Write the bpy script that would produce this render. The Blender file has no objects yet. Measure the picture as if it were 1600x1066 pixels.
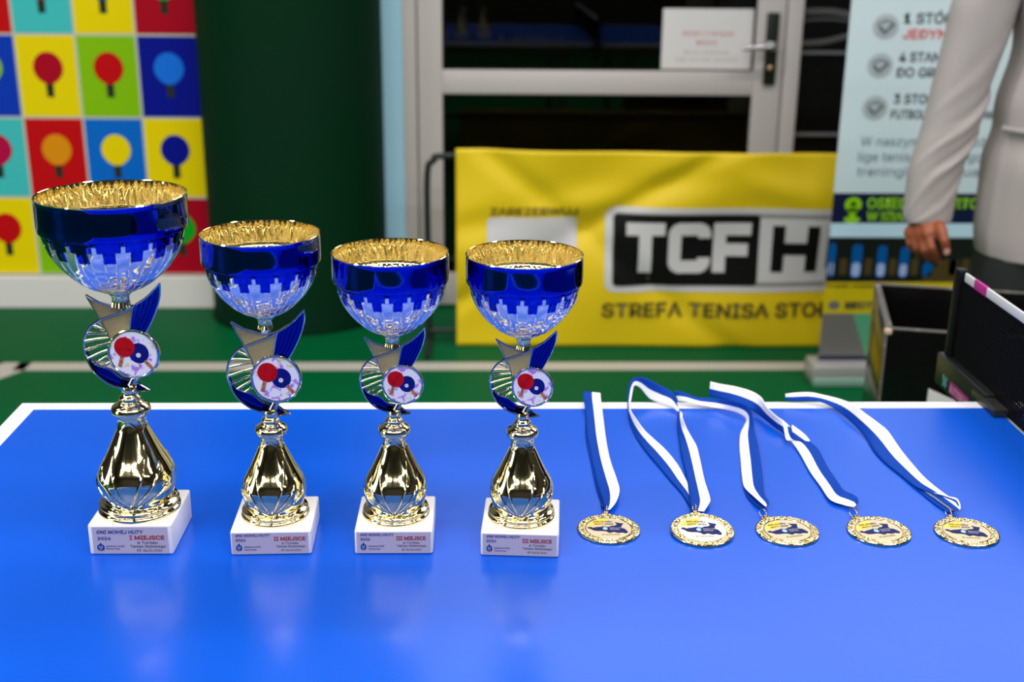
import bpy, bmesh, math, random
from mathutils import Vector, Matrix
from mathutils.geometry import intersect_point_line
random.seed(7)
C = bpy.context.scene.collection
PI = math.pi
TOP = 0.76                      # height of the table top above the floor; z given as "above the table" adds this

# ---------------------------------------------------------------- camera
F_PX = 1920.0
pit, yaw, rol = 0.32038, 0.03136, 0.00989
CP, SP = math.cos(pit), math.sin(pit)
FW = Vector((math.sin(yaw)*CP, math.cos(yaw)*CP, -SP))
R0 = Vector((math.cos(yaw), -math.sin(yaw), 0)); U0 = R0.cross(FW)
RT = math.cos(rol)*R0 + math.sin(rol)*U0
UP = -math.sin(rol)*R0 + math.cos(rol)*U0
EYE = Vector((0.6343, -1.6222, 0.62984+TOP))
cd = bpy.data.cameras.new('camera'); cam = bpy.data.objects.new('camera', cd); C.objects.link(cam)
cam.matrix_world = Matrix(((RT.x, UP.x, -FW.x, EYE.x), (RT.y, UP.y, -FW.y, EYE.y), (RT.z, UP.z, -FW.z, EYE.z), (0, 0, 0, 1)))
cd.sensor_width = 36.0; cd.lens = F_PX*36.0/1600.0; cd.clip_start = 0.05; cd.clip_end = 60
cd.dof.use_dof = True; cd.dof.focus_distance = 1.37; cd.dof.aperture_fstop = 4.5
bpy.context.scene.camera = cam

def ray(x, y): return (FW + RT*((x-800)/F_PX) + UP*((533-y)/F_PX)).normalized()
def atz(x, y, h):               # point of the pixel's sight line at height h above the table
    d = ray(x, y); return EYE + d*((h+TOP-EYE.z)/d.z)
def aty(x, y, Y):               # point of the pixel's sight line in the upright plane y = Y
    d = ray(x, y); return EYE + d*((Y-EYE.y)/d.y)

# ---------------------------------------------------------------- world, lights, exposure
sc = bpy.context.scene
sc.view_settings.view_transform = 'Standard'; sc.view_settings.look = 'None'
sc.view_settings.gamma = 1.0; sc.view_settings.use_curve_mapping = False
sc.view_settings.exposure = 0.55
w = bpy.data.worlds.new('world'); sc.world = w; w.use_nodes = True
w.node_tree.nodes['Background'].inputs[0].default_value = (0.55, 0.6, 0.7, 1)
w.node_tree.nodes['Background'].inputs[1].default_value = 0.15
CEIL = 4.6
def area(name, loc, size, power, color=(1, 1, 1), rot=(0, 0, 0)):
    l = bpy.data.lights.new(name, 'AREA'); l.shape = 'RECTANGLE'; l.size, l.size_y = size
    l.energy = power; l.color = color
    o = bpy.data.objects.new(name, l); C.objects.link(o); o.location = loc; o.rotation_euler = rot
    return o
for lx in (-3.2, -1.2, 0.8, 2.8, 4.8):           # rows of narrow ceiling luminaires
    for ly in (-5.6, -3.4, -1.2, 1.0):
        area('ceiling_tube_light', (lx, ly, CEIL-0.06), (1.4, 0.22), 30 if ly < -3 else 22, (1.0, 0.96, 0.93))
area('window_daylight', (-5.3, -2.2, 2.6), (4.5, 1.6), 70, (0.86, 0.93, 1.0), (0, math.radians(-90), PI/2*0))
area('clerestory_daylight', (2.5, 2.93, 3.25), (4.4, 1.2), 30, (0.95, 0.93, 1.0), (math.radians(-90), 0, 0))

# ---------------------------------------------------------------- materials
MATS = {}
def mat(name, col, rough=0.5, metal=0.0, bump=None, spec=0.5, coat=0.0, noise=None, trans=0.0, alpha=1.0):
    """bump = (scale, strength[, distance]); noise = (scale, second colour, low, high)"""
    if name in MATS: return MATS[name]
    m = bpy.data.materials.new(name); m.use_nodes = True; nt = m.node_tree; b = nt.nodes['Principled BSDF']
    b.inputs['Base Color'].default_value = (*col, 1); b.inputs['Roughness'].default_value = rough
    b.inputs['Metallic'].default_value = metal; b.inputs['Specular IOR Level'].default_value = spec
    b.inputs['Coat Weight'].default_value = coat; b.inputs['Transmission Weight'].default_value = trans
    if coat: b.inputs['Coat Roughness'].default_value = 0.04
    tc = nt.nodes.new('ShaderNodeTexCoord')
    if noise:
        n = nt.nodes.new('ShaderNodeTexNoise'); n.inputs['Scale'].default_value = noise[0]; n.inputs['Detail'].default_value = 5
        r = nt.nodes.new('ShaderNodeValToRGB'); r.color_ramp.elements[0].position = noise[2]; r.color_ramp.elements[1].position = noise[3]
        r.color_ramp.elements[0].color = (*col, 1); r.color_ramp.elements[1].color = (*noise[1], 1)
        nt.links.new(tc.outputs['Object'], n.inputs['Vector']); nt.links.new(n.outputs['Fac'], r.inputs[0]); nt.links.new(r.outputs[0], b.inputs['Base Color'])
    if bump:
        n = nt.nodes.new('ShaderNodeTexNoise'); n.inputs['Scale'].default_value = bump[0]; n.inputs['Detail'].default_value = 3
        bp = nt.nodes.new('ShaderNodeBump'); bp.inputs['Strength'].default_value = bump[1]; bp.inputs['Distance'].default_value = bump[2] if len(bump) > 2 else 0.002
        nt.links.new(tc.outputs['Object'], n.inputs['Vector']); nt.links.new(n.outputs['Fac'], bp.inputs['Height']); nt.links.new(bp.outputs[0], b.inputs['Normal'])
    MATS[name] = m
    return m
def srgb(r, g, b):
    f = lambda c: (c/255/12.92) if c/255 <= 0.04045 else ((c/255+0.055)/1.055)**2.4
    return (f(r), f(g), f(b))
GOLD = mat('polished_gold_plate', (0.93, 0.80, 0.44), 0.07, 1)
GOLD_IN = mat('bright_gold_lining', (0.94, 0.82, 0.48), 0.05, 1)
SILVER = mat('polished_champagne_plate', (0.90, 0.87, 0.84), 0.07, 0.82)
BLUE_MET = mat('blue_anodised_lacquer', (0.002, 0.026, 0.48), 0.06, 1, coat=0.12)
MARBLE = mat('white_marble', (0.86, 0.85, 0.84), 0.28, 0, noise=(14, (0.72, 0.72, 0.73), 0.55, 0.75))
PLAQUE = mat('brushed_lilac_plaque', (0.43, 0.40, 0.51), 0.45, 0.0, spec=0.3)
INK_BLUE = mat('blue_ink', (0.004, 0.035, 0.25), 0.6, spec=0.15)
INK_RED = mat('dark_red_ink', (0.30, 0.008, 0.015), 0.6, spec=0.15)
INK_BLACK = mat('black_ink', (0.02, 0.02, 0.03), 0.6, spec=0.15)
WHITE = mat('white_paint', (0.86, 0.88, 0.92), 0.45)
BLACK = mat('black_plastic', (0.004, 0.004, 0.0045), 0.45, spec=0.2)
TABLE_BLUE = mat('blue_table_coating', (0.0008, 0.084, 0.60), 0.26, 0, bump=(900, 0.05, 0.0005), spec=0.42, noise=(2.5, (0.001, 0.094, 0.65), 0.3, 0.7))

# ---------------------------------------------------------------- mesh helpers
def mk(name, bm, mats, parent=None, smooth=True, **tags):
    me = bpy.data.meshes.new(name); bm.normal_update(); bm.to_mesh(me); bm.free()
    for m in (mats if isinstance(mats, (list, tuple)) else [mats]): me.materials.append(m)
    if smooth:
        me.polygons.foreach_set('use_smooth', [True]*len(me.polygons))
        me.set_sharp_from_angle(angle=math.radians(smooth if smooth is not True else 40))
    o = bpy.data.objects.new(name, me); C.objects.link(o)
    if parent: o.parent = parent
    for k, v in tags.items(): o[k] = v
    return o
def thing(name, label, cat, loc=(0, 0, 0), rz=0, group=None):
    o = bpy.data.objects.new(name, None); C.objects.link(o); o.empty_display_size = 0.05
    o.location = loc; o.rotation_euler = (0, 0, rz); o['label'] = label; o['category'] = cat
    if group: o['group'] = group
    return o
def box(bm, c, s, bev=0.0, mi=0, seg=2, rot=None):
    M = Matrix.Translation(Vector(c)) @ (rot.to_4x4() if rot else Matrix.Identity(4)) @ Matrix.Diagonal((s[0], s[1], s[2], 1))
    r = bmesh.ops.create_cube(bm, size=1, matrix=M)
    fs = list({f for v in r['verts'] for f in v.link_faces})
    for f in fs: f.material_index = mi
    if bev: 
        e = bmesh.ops.bevel(bm, geom=list({e for f in fs for e in f.edges}), offset=bev, segments=seg, affect='EDGES', profile=0.5)
        for f in e['faces']: f.material_index = mi
def boxx(bm, x0, x1, y0, y1, z0, z1, bev=0.0, mi=0): box(bm, ((x0+x1)/2, (y0+y1)/2, (z0+z1)/2), (x1-x0, y1-y0, z1-z0), bev, mi)
def tube(bm, pts, rad, n=10, mi=0, closed=False, flat=1.0):
    pts = [Vector(p) for p in pts]; N = len(pts); rings = []
    prev = None
    for i, p in enumerate(pts):
        if closed: t = (pts[(i+1) % N]-pts[i-1])
        else: t = (pts[min(i+1, N-1)]-pts[max(i-1, 0)])
        t.normalize()
        if prev is None:
            a = Vector((0, 0, 1)) if abs(t.z) < 0.9 else Vector((0, 1, 0)); u = t.cross(a).normalized()
        else: u = (prev-t*prev.dot(t)).normalized()
        prev = u; v = t.cross(u)
        r = rad[i] if isinstance(rad, (list, tuple)) else rad
        rings.append([bm.verts.new(p+u*math.cos(2*PI*k/n)*r+v*math.sin(2*PI*k/n)*r*flat) for k in range(n)])
    for i in range(N if closed else N-1):
        a, b = rings[i], rings[(i+1) % N]
        for k in range(n):
            f = bm.faces.new((a[k], a[(k+1) % n], b[(k+1) % n], b[k])); f.material_index = mi
    if not closed:
        for rg, fl in ((rings[0], 1), (rings[-1], 0)):
            f = bm.faces.new(rg[::-1] if fl else rg); f.material_index = mi
def lathe(bm, prof, n=64, mi=0, disp=None, cap=True, c=(0, 0)):
    rings = []
    for j, (r, z) in enumerate(prof):
        ring = []
        for k in range(n):
            a = 2*PI*k/n; rr = r + (disp(a, z, r) if disp else 0)
            ring.append(bm.verts.new((c[0]+rr*math.sin(a), c[1]-rr*math.cos(a), z)))
        rings.append(ring)
    for j in range(len(rings)-1):
        a, b = rings[j], rings[j+1]
        for k in range(n):
            f = bm.faces.new((a[k], a[(k+1) % n], b[(k+1) % n], b[k])); f.material_index = mi
    if cap:
        f = bm.faces.new(rings[0][::-1]); f.material_index = mi
        f = bm.faces.new(rings[-1]); f.material_index = mi
    return rings
def crom(P, n):                 # Catmull-Rom through points, n samples per span
    P = [Vector(p) for p in P]; out = []
    for i in range(len(P)-1):
        a, b, c, d = P[max(i-1, 0)], P[i], P[i+1], P[min(i+2, len(P)-1)]
        for k in range(n):
            t = k/n; out.append(0.5*((2*b)+(c-a)*t+(2*a-5*b+4*c-d)*t*t+(3*b-a-3*c+d)*t**3))
    out.append(P[-1]); return out
def refine(prof, n): return [(p.x, p.y) for p in crom([(r, z, 0) for r, z in prof], n)]
def prism(bm, poly, d0, d1, frame, mi=0):
    """poly in the plane (u,v); frame(u,v,d)->point; front at d0, back at d1"""
    a = [bm.verts.new(frame(u, v, d0)) for u, v in poly]; b = [bm.verts.new(frame(u, v, d1)) for u, v in poly]
    n = len(poly)
    f1 = bm.faces.new(a); f2 = bm.faces.new(b[::-1]); fs = [f1, f2]
    for i in range(n): fs.append(bm.faces.new((a[i], b[i], b[(i+1) % n], a[(i+1) % n])))
    for f in fs: f.material_index = mi
    bmesh.ops.recalc_face_normals(bm, faces=fs)
    return fs
def rrect(x0, x1, y0, y1, r, n=6):
    out = []
    for cx, cy, a0 in ((x1-r, y1-r, 0), (x0+r, y1-r, 90), (x0+r, y0+r, 180), (x1-r, y0+r, 270)):
        for k in range(n+1):
            a = math.radians(a0+90*k/n); out.append((cx+r*math.cos(a), cy+r*math.sin(a)))
    return out
def ell(cx, cy, rx, ry, n=32): return [(cx+rx*math.cos(2*PI*k/n), cy+ry*math.sin(2*PI*k/n)) for k in range(n)]
# frames
def front(Y): return lambda u, v, d: Vector((u, Y+d, v))       # upright sheet facing the camera side (-y); d>0 goes back
def flat(Z): return lambda u, v, d: Vector((u, v, Z-d))
CAPH = {}
try:    # Blender's own interface face, if this installation has it; otherwise the built-in one
    import os
    UIFONT = bpy.data.fonts.load(os.path.join(bpy.utils.system_resource('DATAFILES'), 'fonts', 'Inter.woff2'))
except Exception:
    UIFONT = None
def text(name, body, x0, x1, zc, cap, frame, material, parent, bold=0.0, shear=0.0, align='fit', th=0.0002, lift=0.0002, res=3, grid=0):
    """lettering fitted between x0 and x1, capitals cap tall with baseline at zc"""
    def raw(s):
        cu = bpy.data.curves.new('tmp', 'FONT'); cu.body = s; cu.offset = bold*0.8
        if UIFONT: cu.font = UIFONT
        cu.shear = shear; cu.resolution_u = res
        o = bpy.data.objects.new('tmp', cu); C.objects.link(o); bpy.context.view_layer.update()
        me = bpy.data.meshes.new_from_object(o.evaluated_get(bpy.context.evaluated_depsgraph_get()))
        bpy.data.objects.remove(o); bpy.data.curves.remove(cu); return me
    key = (bold,)
    if key not in CAPH:
        m0 = raw('H'); CAPH[key] = (min(v.co.y for v in m0.vertices), max(v.co.y for v in m0.vertices)); bpy.data.meshes.remove(m0)
    y0, y1 = CAPH[key]; me = raw(body)
    mx0 = min(v.co.x for v in me.vertices); mx1 = max(v.co.x for v in me.vertices)
    sy = cap/(y1-y0); sx = (x1-x0)/(mx1-mx0) if align == 'fit' else sy
    bm = bmesh.new(); bm.from_mesh(me); bpy.data.meshes.remove(me)
    for v in bm.verts: v.co = Vector((x0+(v.co.x-mx0)*sx, zc+(v.co.y-y0)*sy, 0))
    if grid:
        k = math.floor(x0/grid)
        while k*grid < x1:
            bmesh.ops.bisect_plane(bm, geom=bm.verts[:]+bm.edges[:]+bm.faces[:], plane_co=(k*grid, 0, 0), plane_no=(1, 0, 0)); k += 1
    for v in bm.verts: v.co = frame(v.co.x, v.co.y, -lift)
    bm.faces.ensure_lookup_table()
    return mk(name, bm, material, parent, smooth=False)

# ================================================================= THE SETTING
GREEN = mat('green_sports_floor', (0.0004, 0.110, 0.032), 0.5, 0, bump=(260, 0.08, 0.001), spec=0.05, noise=(1.2, (0.0004, 0.092, 0.027), 0.35, 0.65))
LINE = mat('court_line_paint', (0.50, 0.47, 0.42), 0.5)
DARKWALL = mat('dark_hall_wall', (0.022, 0.018, 0.015), 0.8)
WALLW = mat('off_white_wall', (0.62, 0.60, 0.57), 0.7)
def structure(name, bm, m, parent=None, smooth=False):
    return mk(name, bm, m, parent, smooth=smooth, **({} if parent else {'kind': 'structure'}))
bm = bmesh.new(); boxx(bm, -6, 7, -8, 6, -0.1, 0, mi=0)
fl = structure('floor', bm, GREEN)
# painted court lines, slightly proud of the floor
bm = bmesh.new()
boxx(bm, -0.90, 2.6, 2.253, 2.330, 0, 0.0015)
LL = [(-0.90, 2.330), (-0.90, 2.253), (-3.2, -1.6), (-3.28, -1.6)]
prism(bm, [(-0.86, 2.330), (-0.86, 2.255), (-2.10, 0.15), (-2.19, 0.15), (-0.95, 2.330)], 0, 0.0015, flat(0.0015))
structure('trim_1', bm, LINE)
bm = bmesh.new(); boxx(bm, -6, 0.369, 3.0, 3.15, 0, CEIL); boxx(bm, 0.369, 1.83, 3.0, 3.15, 2.15, CEIL); boxx(bm, 1.83, 7, 3.0, 3.15, 2.6, CEIL)
structure('wall_back', bm, mat('grey_back_wall', (0.11, 0.11, 0.11), 0.7))
bm = bmesh.new(); boxx(bm, -6.15, -6, -8, 3.15, 0, CEIL); structure('wall_left', bm, DARKWALL)
bm = bmesh.new(); boxx(bm, 7, 7.15, -8, 3.15, 0, CEIL); structure('wall_right', bm, DARKWALL)
bm = bmesh.new(); boxx(bm, -6, 7, -8.15, -8, 0, CEIL); structure('wall_front', bm, DARKWALL)
bm = bmesh.new(); boxx(bm, -6, 7, -8, 3.15, CEIL, CEIL+0.1); structure('ceiling', bm, mat('dark_hall_ceiling', (0.06, 0.055, 0.05), 0.85))
bm = bmesh.new(); boxx(bm, -6, -0.33, 2.965, 3.0, 0, 0.125, 0.004); structure('baseboard_back', bm, mat('cream_plinth', (0.82, 0.79, 0.76), 0.5))
# pale blue wall reveal beside the door
bm = bmesh.new(); boxx(bm, 0.255, 0.369, 2.96, 3.0, 0.0, 2.3, 0.004); structure('trim_2', bm, mat('pale_blue_gloss', (0.42, 0.72, 0.92), 0.4))
# round green pillar standing out of the wall
bm = bmesh.new()
prof = [(0.335, 0.0), (0.335, 0.02), (0.330, 0.035), (0.330, 2.4), (0.330, CEIL)]
lathe(bm, prof, 72, c=(-0.035, 2.95)); structure('wall_column', bm, mat('dark_green_column_paint', (0.001, 0.026, 0.008), 0.6, spec=0.06, noise=(1.5, (0.002, 0.024, 0.010), 0.4, 0.6)), smooth=True)

# corridor behind the glazing
bm = bmesh.new(); boxx(bm, 0.2, 5.2, 3.15, 6, 0.0, 0.006); structure('trim_3', bm, mat('brown_corridor_floor', (0.05, 0.03, 0.02), 0.4))
bm = bmesh.new(); boxx(bm, 0.1, 7.1, 6, 6.1, 0, 2.7); boxx(bm, 0.1, 0.2, 3.15, 6, 0, 2.7); boxx(bm, 7.0, 7.1, 3.15, 6, 0, 2.7)
structure('wall_corridor', bm, mat('dim_corridor_wall', (0.06, 0.055, 0.04), 0.8))
bm = bmesh.new(); boxx(bm, 0.1, 7.1, 3.15, 6.1, 2.7, 2.8); structure('ceiling_corridor', bm, DARKWALL)

# aluminium door
ALU = mat('brushed_aluminium_profile', (0.60, 0.56, 0.54), 0.5, 0.0, bump=(60, 0.03))
def glassmat(name, tint, refl):
    m = bpy.data.materials.new(name); m.use_nodes = True; nt = m.node_tree; nt.nodes.remove(nt.nodes['Principled BSDF'])
    out = nt.nodes['Material Output']; tr = nt.nodes.new('ShaderNodeBsdfTransparent'); tr.inputs[0].default_value = (*tint, 1)
    gl = nt.nodes.new('ShaderNodeBsdfGlossy'); gl.inputs['Roughness'].default_value = 0.02
    fr = nt.nodes.new('ShaderNodeFresnel'); fr.inputs[0].default_value = refl; mx = nt.nodes.new('ShaderNodeMixShader')
    nt.links.new(fr.outputs[0], mx.inputs[0]); nt.links.new(tr.outputs[0], mx.inputs[1]); nt.links.new(gl.outputs[0], mx.inputs[2]); nt.links.new(mx.outputs[0], out.inputs[0])
    return m
GLASS = glassmat('grey_tinted_glass', (0.55, 0.55, 0.5), 1.45)
door = bpy.data.objects.new('door_1', None); C.objects.link(door); door['kind'] = 'structure'; door.location = (0.369, 3.0, 0)
def dx(a): return a-0.369
bm = bmesh.new()
boxx(bm, dx(0.369), dx(0.418), -0.035, 0.1, 0, 2.15, 0.004); boxx(bm, dx(1.775), dx(1.83), -0.035, 0.1, 0, 2.15, 0.004); boxx(bm, dx(0.418), dx(1.775), -0.035, 0.1, 2.08, 2.15, 0.004)
mk('door_frame', bm, ALU, door, smooth=30)
bm = bmesh.new()
boxx(bm, dx(0.422), dx(0.513), -0.015, 0.05, 0.01, 2.07, 0.004); boxx(bm, dx(1.664), dx(1.770), -0.015, 0.05, 0.01, 2.07, 0.004)
boxx(bm, dx(0.513), dx(1.664), -0.015, 0.05, 0.824, 0.912, 0.003); boxx(bm, dx(0.513), dx(1.664), -0.015, 0.05, 0.01, 0.14, 0.003); boxx(bm, dx(0.513), dx(1.664), -0.015, 0.05, 1.98, 2.07, 0.003)
mk('door_leaf', bm, ALU, door, smooth=30)
bm = bmesh.new()
for z0, z1 in ((0.14, 0.824), (0.912, 1.98)):
    for x0, x1 in ((0.513, 0.521), (1.656, 1.664)): boxx(bm, dx(x0), dx(x1), -0.008, 0.03, z0, z1)
    boxx(bm, dx(0.521), dx(1.656), -0.008, 0.03, z0, z0+0.006); boxx(bm, dx(0.521), dx(1.656), -0.008, 0.03, z1-0.006, z1)
mk('rubber_gasket', bm, BLACK, door, smooth=False)
for z0, z1 in ((0.146, 0.818), (0.918, 1.974)):
    bm = bmesh.new(); boxx(bm, dx(0.521), dx(1.656), 0.010, 0.016, z0, z1); mk('glass_pane', bm, GLASS, door, smooth=False)
# handle: black long plate, chrome lever, key cylinder
CHROME = mat('satin_chrome', (0.75, 0.74, 0.78), 0.25, 1)
bm = bmesh.new(); box(bm, (dx(1.722), -0.022, 0.995), (0.046, 0.014, 0.26), 0.005); hp = mk('handle_plate', bm, mat('dark_bronze_plate', (0.012, 0.016, 0.012), 0.35), door)
bm = bmesh.new(); tube(bm, [(dx(1.722), -0.025, 1.005), (dx(1.722), -0.062, 1.005), (dx(1.712), -0.070, 1.005), (dx(1.66), -0.072, 1.003), (dx(1.605), -0.070, 0.999)], [0.012, 0.011, 0.011, 0.010, 0.009], 14)
box(bm, (dx(1.722), -0.032, 1.005), (0.034, 0.008, 0.034), 0.004); mk('door_lever', bm, CHROME, hp)
bm = bmesh.new(); lathe(bm, [(0.010, 0), (0.010, 0.01), (0.007, 0.012)], 20); 
for v in bm.verts: v.co = Vector((dx(1.720)+v.co.x, -0.030-v.co.z, 0.925+v.co.y))
mk('key_cylinder', bm, mat('brass', (0.75, 0.55, 0.28), 0.3, 1), hp)
# notice taped on the glass
notice = thing('paper_notice', 'white paper notice with red heading taped inside the door glass beside the handle', 'notice', (1.321, 2.995, 0.895))
bm = bmesh.new(); boxx(bm, 0, 0.335, 0.008, 0.0092, 0.0, 0.240); mk('sheet', bm, mat('white_paper', (0.78, 0.76, 0.76), 0.6), notice, smooth=False)
fr_ = front(0.008)
RED_FADE = mat('faded_red_ink', (0.62, 0.25, 0.24), 0.6); GREY_FADE = mat('faded_grey_ink', (0.42, 0.40, 0.38), 0.6)
text('heading_lettering', 'PROSIMY O ZAMYKANIE', 0.075, 0.265, 0.143, 0.017, fr_, RED_FADE, notice, bold=0.01)
text('heading_lettering', 'DRZWI', 0.130, 0.205, 0.110, 0.017, fr_, RED_FADE, notice, bold=0.01)
text('small_lettering', 'Drzwi otwierane', 0.085, 0.250, 0.078, 0.013, fr_, GREY_FADE, notice)
text('small_lettering', 'tylko na czas zawodów', 0.050, 0.285, 0.052, 0.013, fr_, GREY_FADE, notice)

# dark glazed partition right of the door
win = bpy.data.objects.new('window_1', None); C.objects.link(win); win['kind'] = 'structure'; win.location = (1.83, 3.0, 0)
bm = bmesh.new(); boxx(bm, 0.0, 5.1, 0.02, 0.03, 0, 2.6); mk('dark_pane', bm, mat('black_backed_glass', (0.004, 0.004, 0.004), 0.18, spec=0.25), win, smooth=False)
bm = bmesh.new()
for z in (0.37, 0.672, 0.975, 1.28, 1.58, 1.88, 2.2): boxx(bm, 0.0, 5.1, 0.004, 0.02, z, z+0.011)
mk('glazing_bar', bm, mat('grey_glazing_bar', (0.16, 0.16, 0.17), 0.4), win, smooth=False)
bm = bmesh.new()
for P, r in (([(0.0, 1.012), (0.10, 1.020), (0.20, 1.045), (0.30, 1.060), (0.5, 1.05)], 0.010), ([(0.0, 1.125), (0.12, 1.127), (0.22, 1.105), (0.32, 1.07), (0.5, 1.02)], 0.012), ([(0.0, 1.095), (0.12, 1.100), (0.24, 1.085)], 0.004)):
    pts = crom([(x, 0.018, z) for x, z in P], 8); tube(bm, pts, r, 8, flat=1.0)
    for v in bm.verts: v.co.y = 0.018+(v.co.y-0.018)*(0.1 if abs(v.co.y-0.018) > 0.001 else 1)
mk('frosted_swirl', bm, mat('frosted_film', (0.09, 0.09, 0.09), 0.5), win)

# ================================================================= WALL POSTER WITH BAT PRINTS
poster = thing('wall_poster', 'large colour block poster of bat silhouettes on the wall left of the green column', 'poster', (-1.689, 2.985, 0.131))
cols = {'red': srgb(205, 10, 18), 'cyan': srgb(70, 200, 200), 'yellow': srgb(248, 222, 0), 'crimson': srgb(180, 5, 35), 'blue': srgb(10, 60, 190), 'lime': srgb(140, 200, 10),
        'navy': srgb(5, 20, 150), 'azure': srgb(5, 110, 215), 'orange': srgb(235, 150, 15), 'sky': srgb(25, 120, 240), 'magenta': srgb(190, 10, 70), 'green': srgb(10, 175, 35), 'handle': srgb(45, 50, 40), 'cream': srgb(205, 205, 190)}
order = list(cols); pm = [mat('print_'+k, cols[k], 0.5, spec=0.12) for k in order]
grid = [  # from the bottom row up; two columns outside the frame on the left
    [('lime', 'blue'), ('azure', 'yellow'), ('yellow', 'red'), ('lime', 'magenta'), ('azure', 'orange'), ('crimson', 'green')],
    [('crimson', 'cyan'), ('navy', 'lime'), ('cyan', 'magenta'), ('red', 'orange'), ('azure', 'yellow'), ('yellow', 'navy')],
    [('cyan', 'red'), ('red', 'yellow'), ('blue', 'lime'), ('yellow', 'crimson'), ('lime', 'red'), ('navy', 'sky')],
    [('yellow', 'navy'), ('lime', 'crimson'), ('red', 'lime'), ('cyan', 'red'), ('yellow', 'blue'), ('crimson', 'green')],
    [('blue', 'orange'), ('cyan', 'magenta'), ('lime', 'blue'), ('navy', 'sky'), ('red', 'yellow'), ('azure', 'lime')]]
CW, CH = 0.2185, 0.2990
bm = bmesh.new(); boxx(bm, 0, 6*CW+0.002, 0.002, 0.015, 0, 5*CH, mi=order.index('cream'))
for r, row in enumerate(grid):
    for c, (bg, fg) in enumerate(row):
        x, z = c*CW, r*CH; last = 0.002 if c == 5 else 0
        prism(bm, [(x+0.0045, z+0.0045), (x+CW-0.0045+2*last, z+0.0045), (x+CW-0.0045+2*last, z+CH-0.0045), (x+0.0045, z+CH-0.0045)], 0.0012, 0.002, front(0), order.index(bg))
sheet = mk('poster_sheet', bm, pm, poster, smooth=False)
for r, row in enumerate(grid):
    for c, (bg, fg) in enumerate(row):
        cx, cz = c*CW+CW*0.51, r*CH+CH*0.60; bm = bmesh.new()
        prism(bm, [(cx-0.013, cz-0.105), (cx+0.013, cz-0.105), (cx+0.014, cz-0.045), (cx-0.014, cz-0.045)], 0.0006, 0.0011, front(0), 1)
        e = [(cx+0.054*math.cos(a)*(1-0.14*max(0, -math.sin(a))**2), cz+0.058*math.sin(a)) for a in [2*PI*k/40 for k in range(40)]]
        prism(bm, e, 0.0003, 0.0010, front(0), 0)
        mk('bat_print', bm, [pm[order.index(fg)], pm[order.index('handle')]], sheet, smooth=False, label=fg+' bat silhouette on '+bg+' ground')

# ================================================================= YELLOW BARRIER
BY = 2.49
bar = thing('court_barrier', 'yellow fabric court barrier with black and white logo before the glass door', 'barrier', (0.470, BY, 0))
YEL = mat('yellow_banner_fabric', srgb(238, 205, 8), 0.55, bump=(350, 0.05))
def ripple(x, z):
    return 2.4*(0.006*math.sin(3.2*x+5*z+1.0)*math.sin(7*z+0.6)+0.0045*math.sin(11*x-9*z)*(0.3+0.7*z/0.7)+0.007*math.exp(-((z-0.62+0.22*abs(x-1.0))/0.05)**2)*math.sin(9*x)+0.006*math.exp(-((x*0.8+z-0.85)/0.05)**2)+0.006*math.exp(-((x*0.6-z+0.1)/0.04)**2)-0.006*math.exp(-((x*0.9+z-2.0)/0.06)**2))
def bframe(u, v, d): return Vector((u, ripple(u, v)+d, v))
bm = bmesh.new(); nx, nz = 150, 50; V = []
for j in range(nz+1):
    z = 0.004+0.696*j/nz; row = []
    for i in range(nx+1):
        u = 0.098+2.23*i/nx; row.append(bm.verts.new((u, ripple(u, z), z-0.006*math.sin(PI*i/nx)*(j/nz))))
    V.append(row)
for j in range(nz):
    for i in range(nx): bm.faces.new((V[j][i], V[j][i+1], V[j+1][i+1], V[j+1][i]))
ban = mk('banner', bm, YEL, bar, smooth=80)
s = ban.modifiers.new('thickness', 'SOLIDIFY'); s.thickness = 0.0015; s.offset = -1
s.offset = 1 if False else -1
bm = bmesh.new()
zt = 0.655
def legpts(x): return [(x, 0.02, 0.03)]
p = crom([(0.0, 0.045, 0.015), (0.0, 0.045, 0.30), (0.0, 0.045, 0.60), (0.022, 0.045, 0.655), (0.075, 0.045, 0.672), (0.5, 0.045, 0.672), (1.2, 0.045, 0.672), (2.30, 0.045, 0.672), (2.40, 0.045, 0.655), (2.42, 0.045, 0.60), (2.42, 0.045, 0.30), (2.42, 0.045, 0.015)], 6)
tube(bm, p, 0.011, 12); tube(bm, [(0, 0.045, 0.05), (2.42, 0.045, 0.05)], 0.009, 10)
FR = mat('dark_grey_steel_tube', (0.025, 0.028, 0.028), 0.4, 0.4)
mk('tube_frame', bm, FR, bar)
for x in (0.0, 2.42):
    bm = bmesh.new(); tube(bm, [(x, -0.13, 0.012), (x, 0.22, 0.012)], 0.011, 12); mk('foot', bm, FR, bar)
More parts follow.
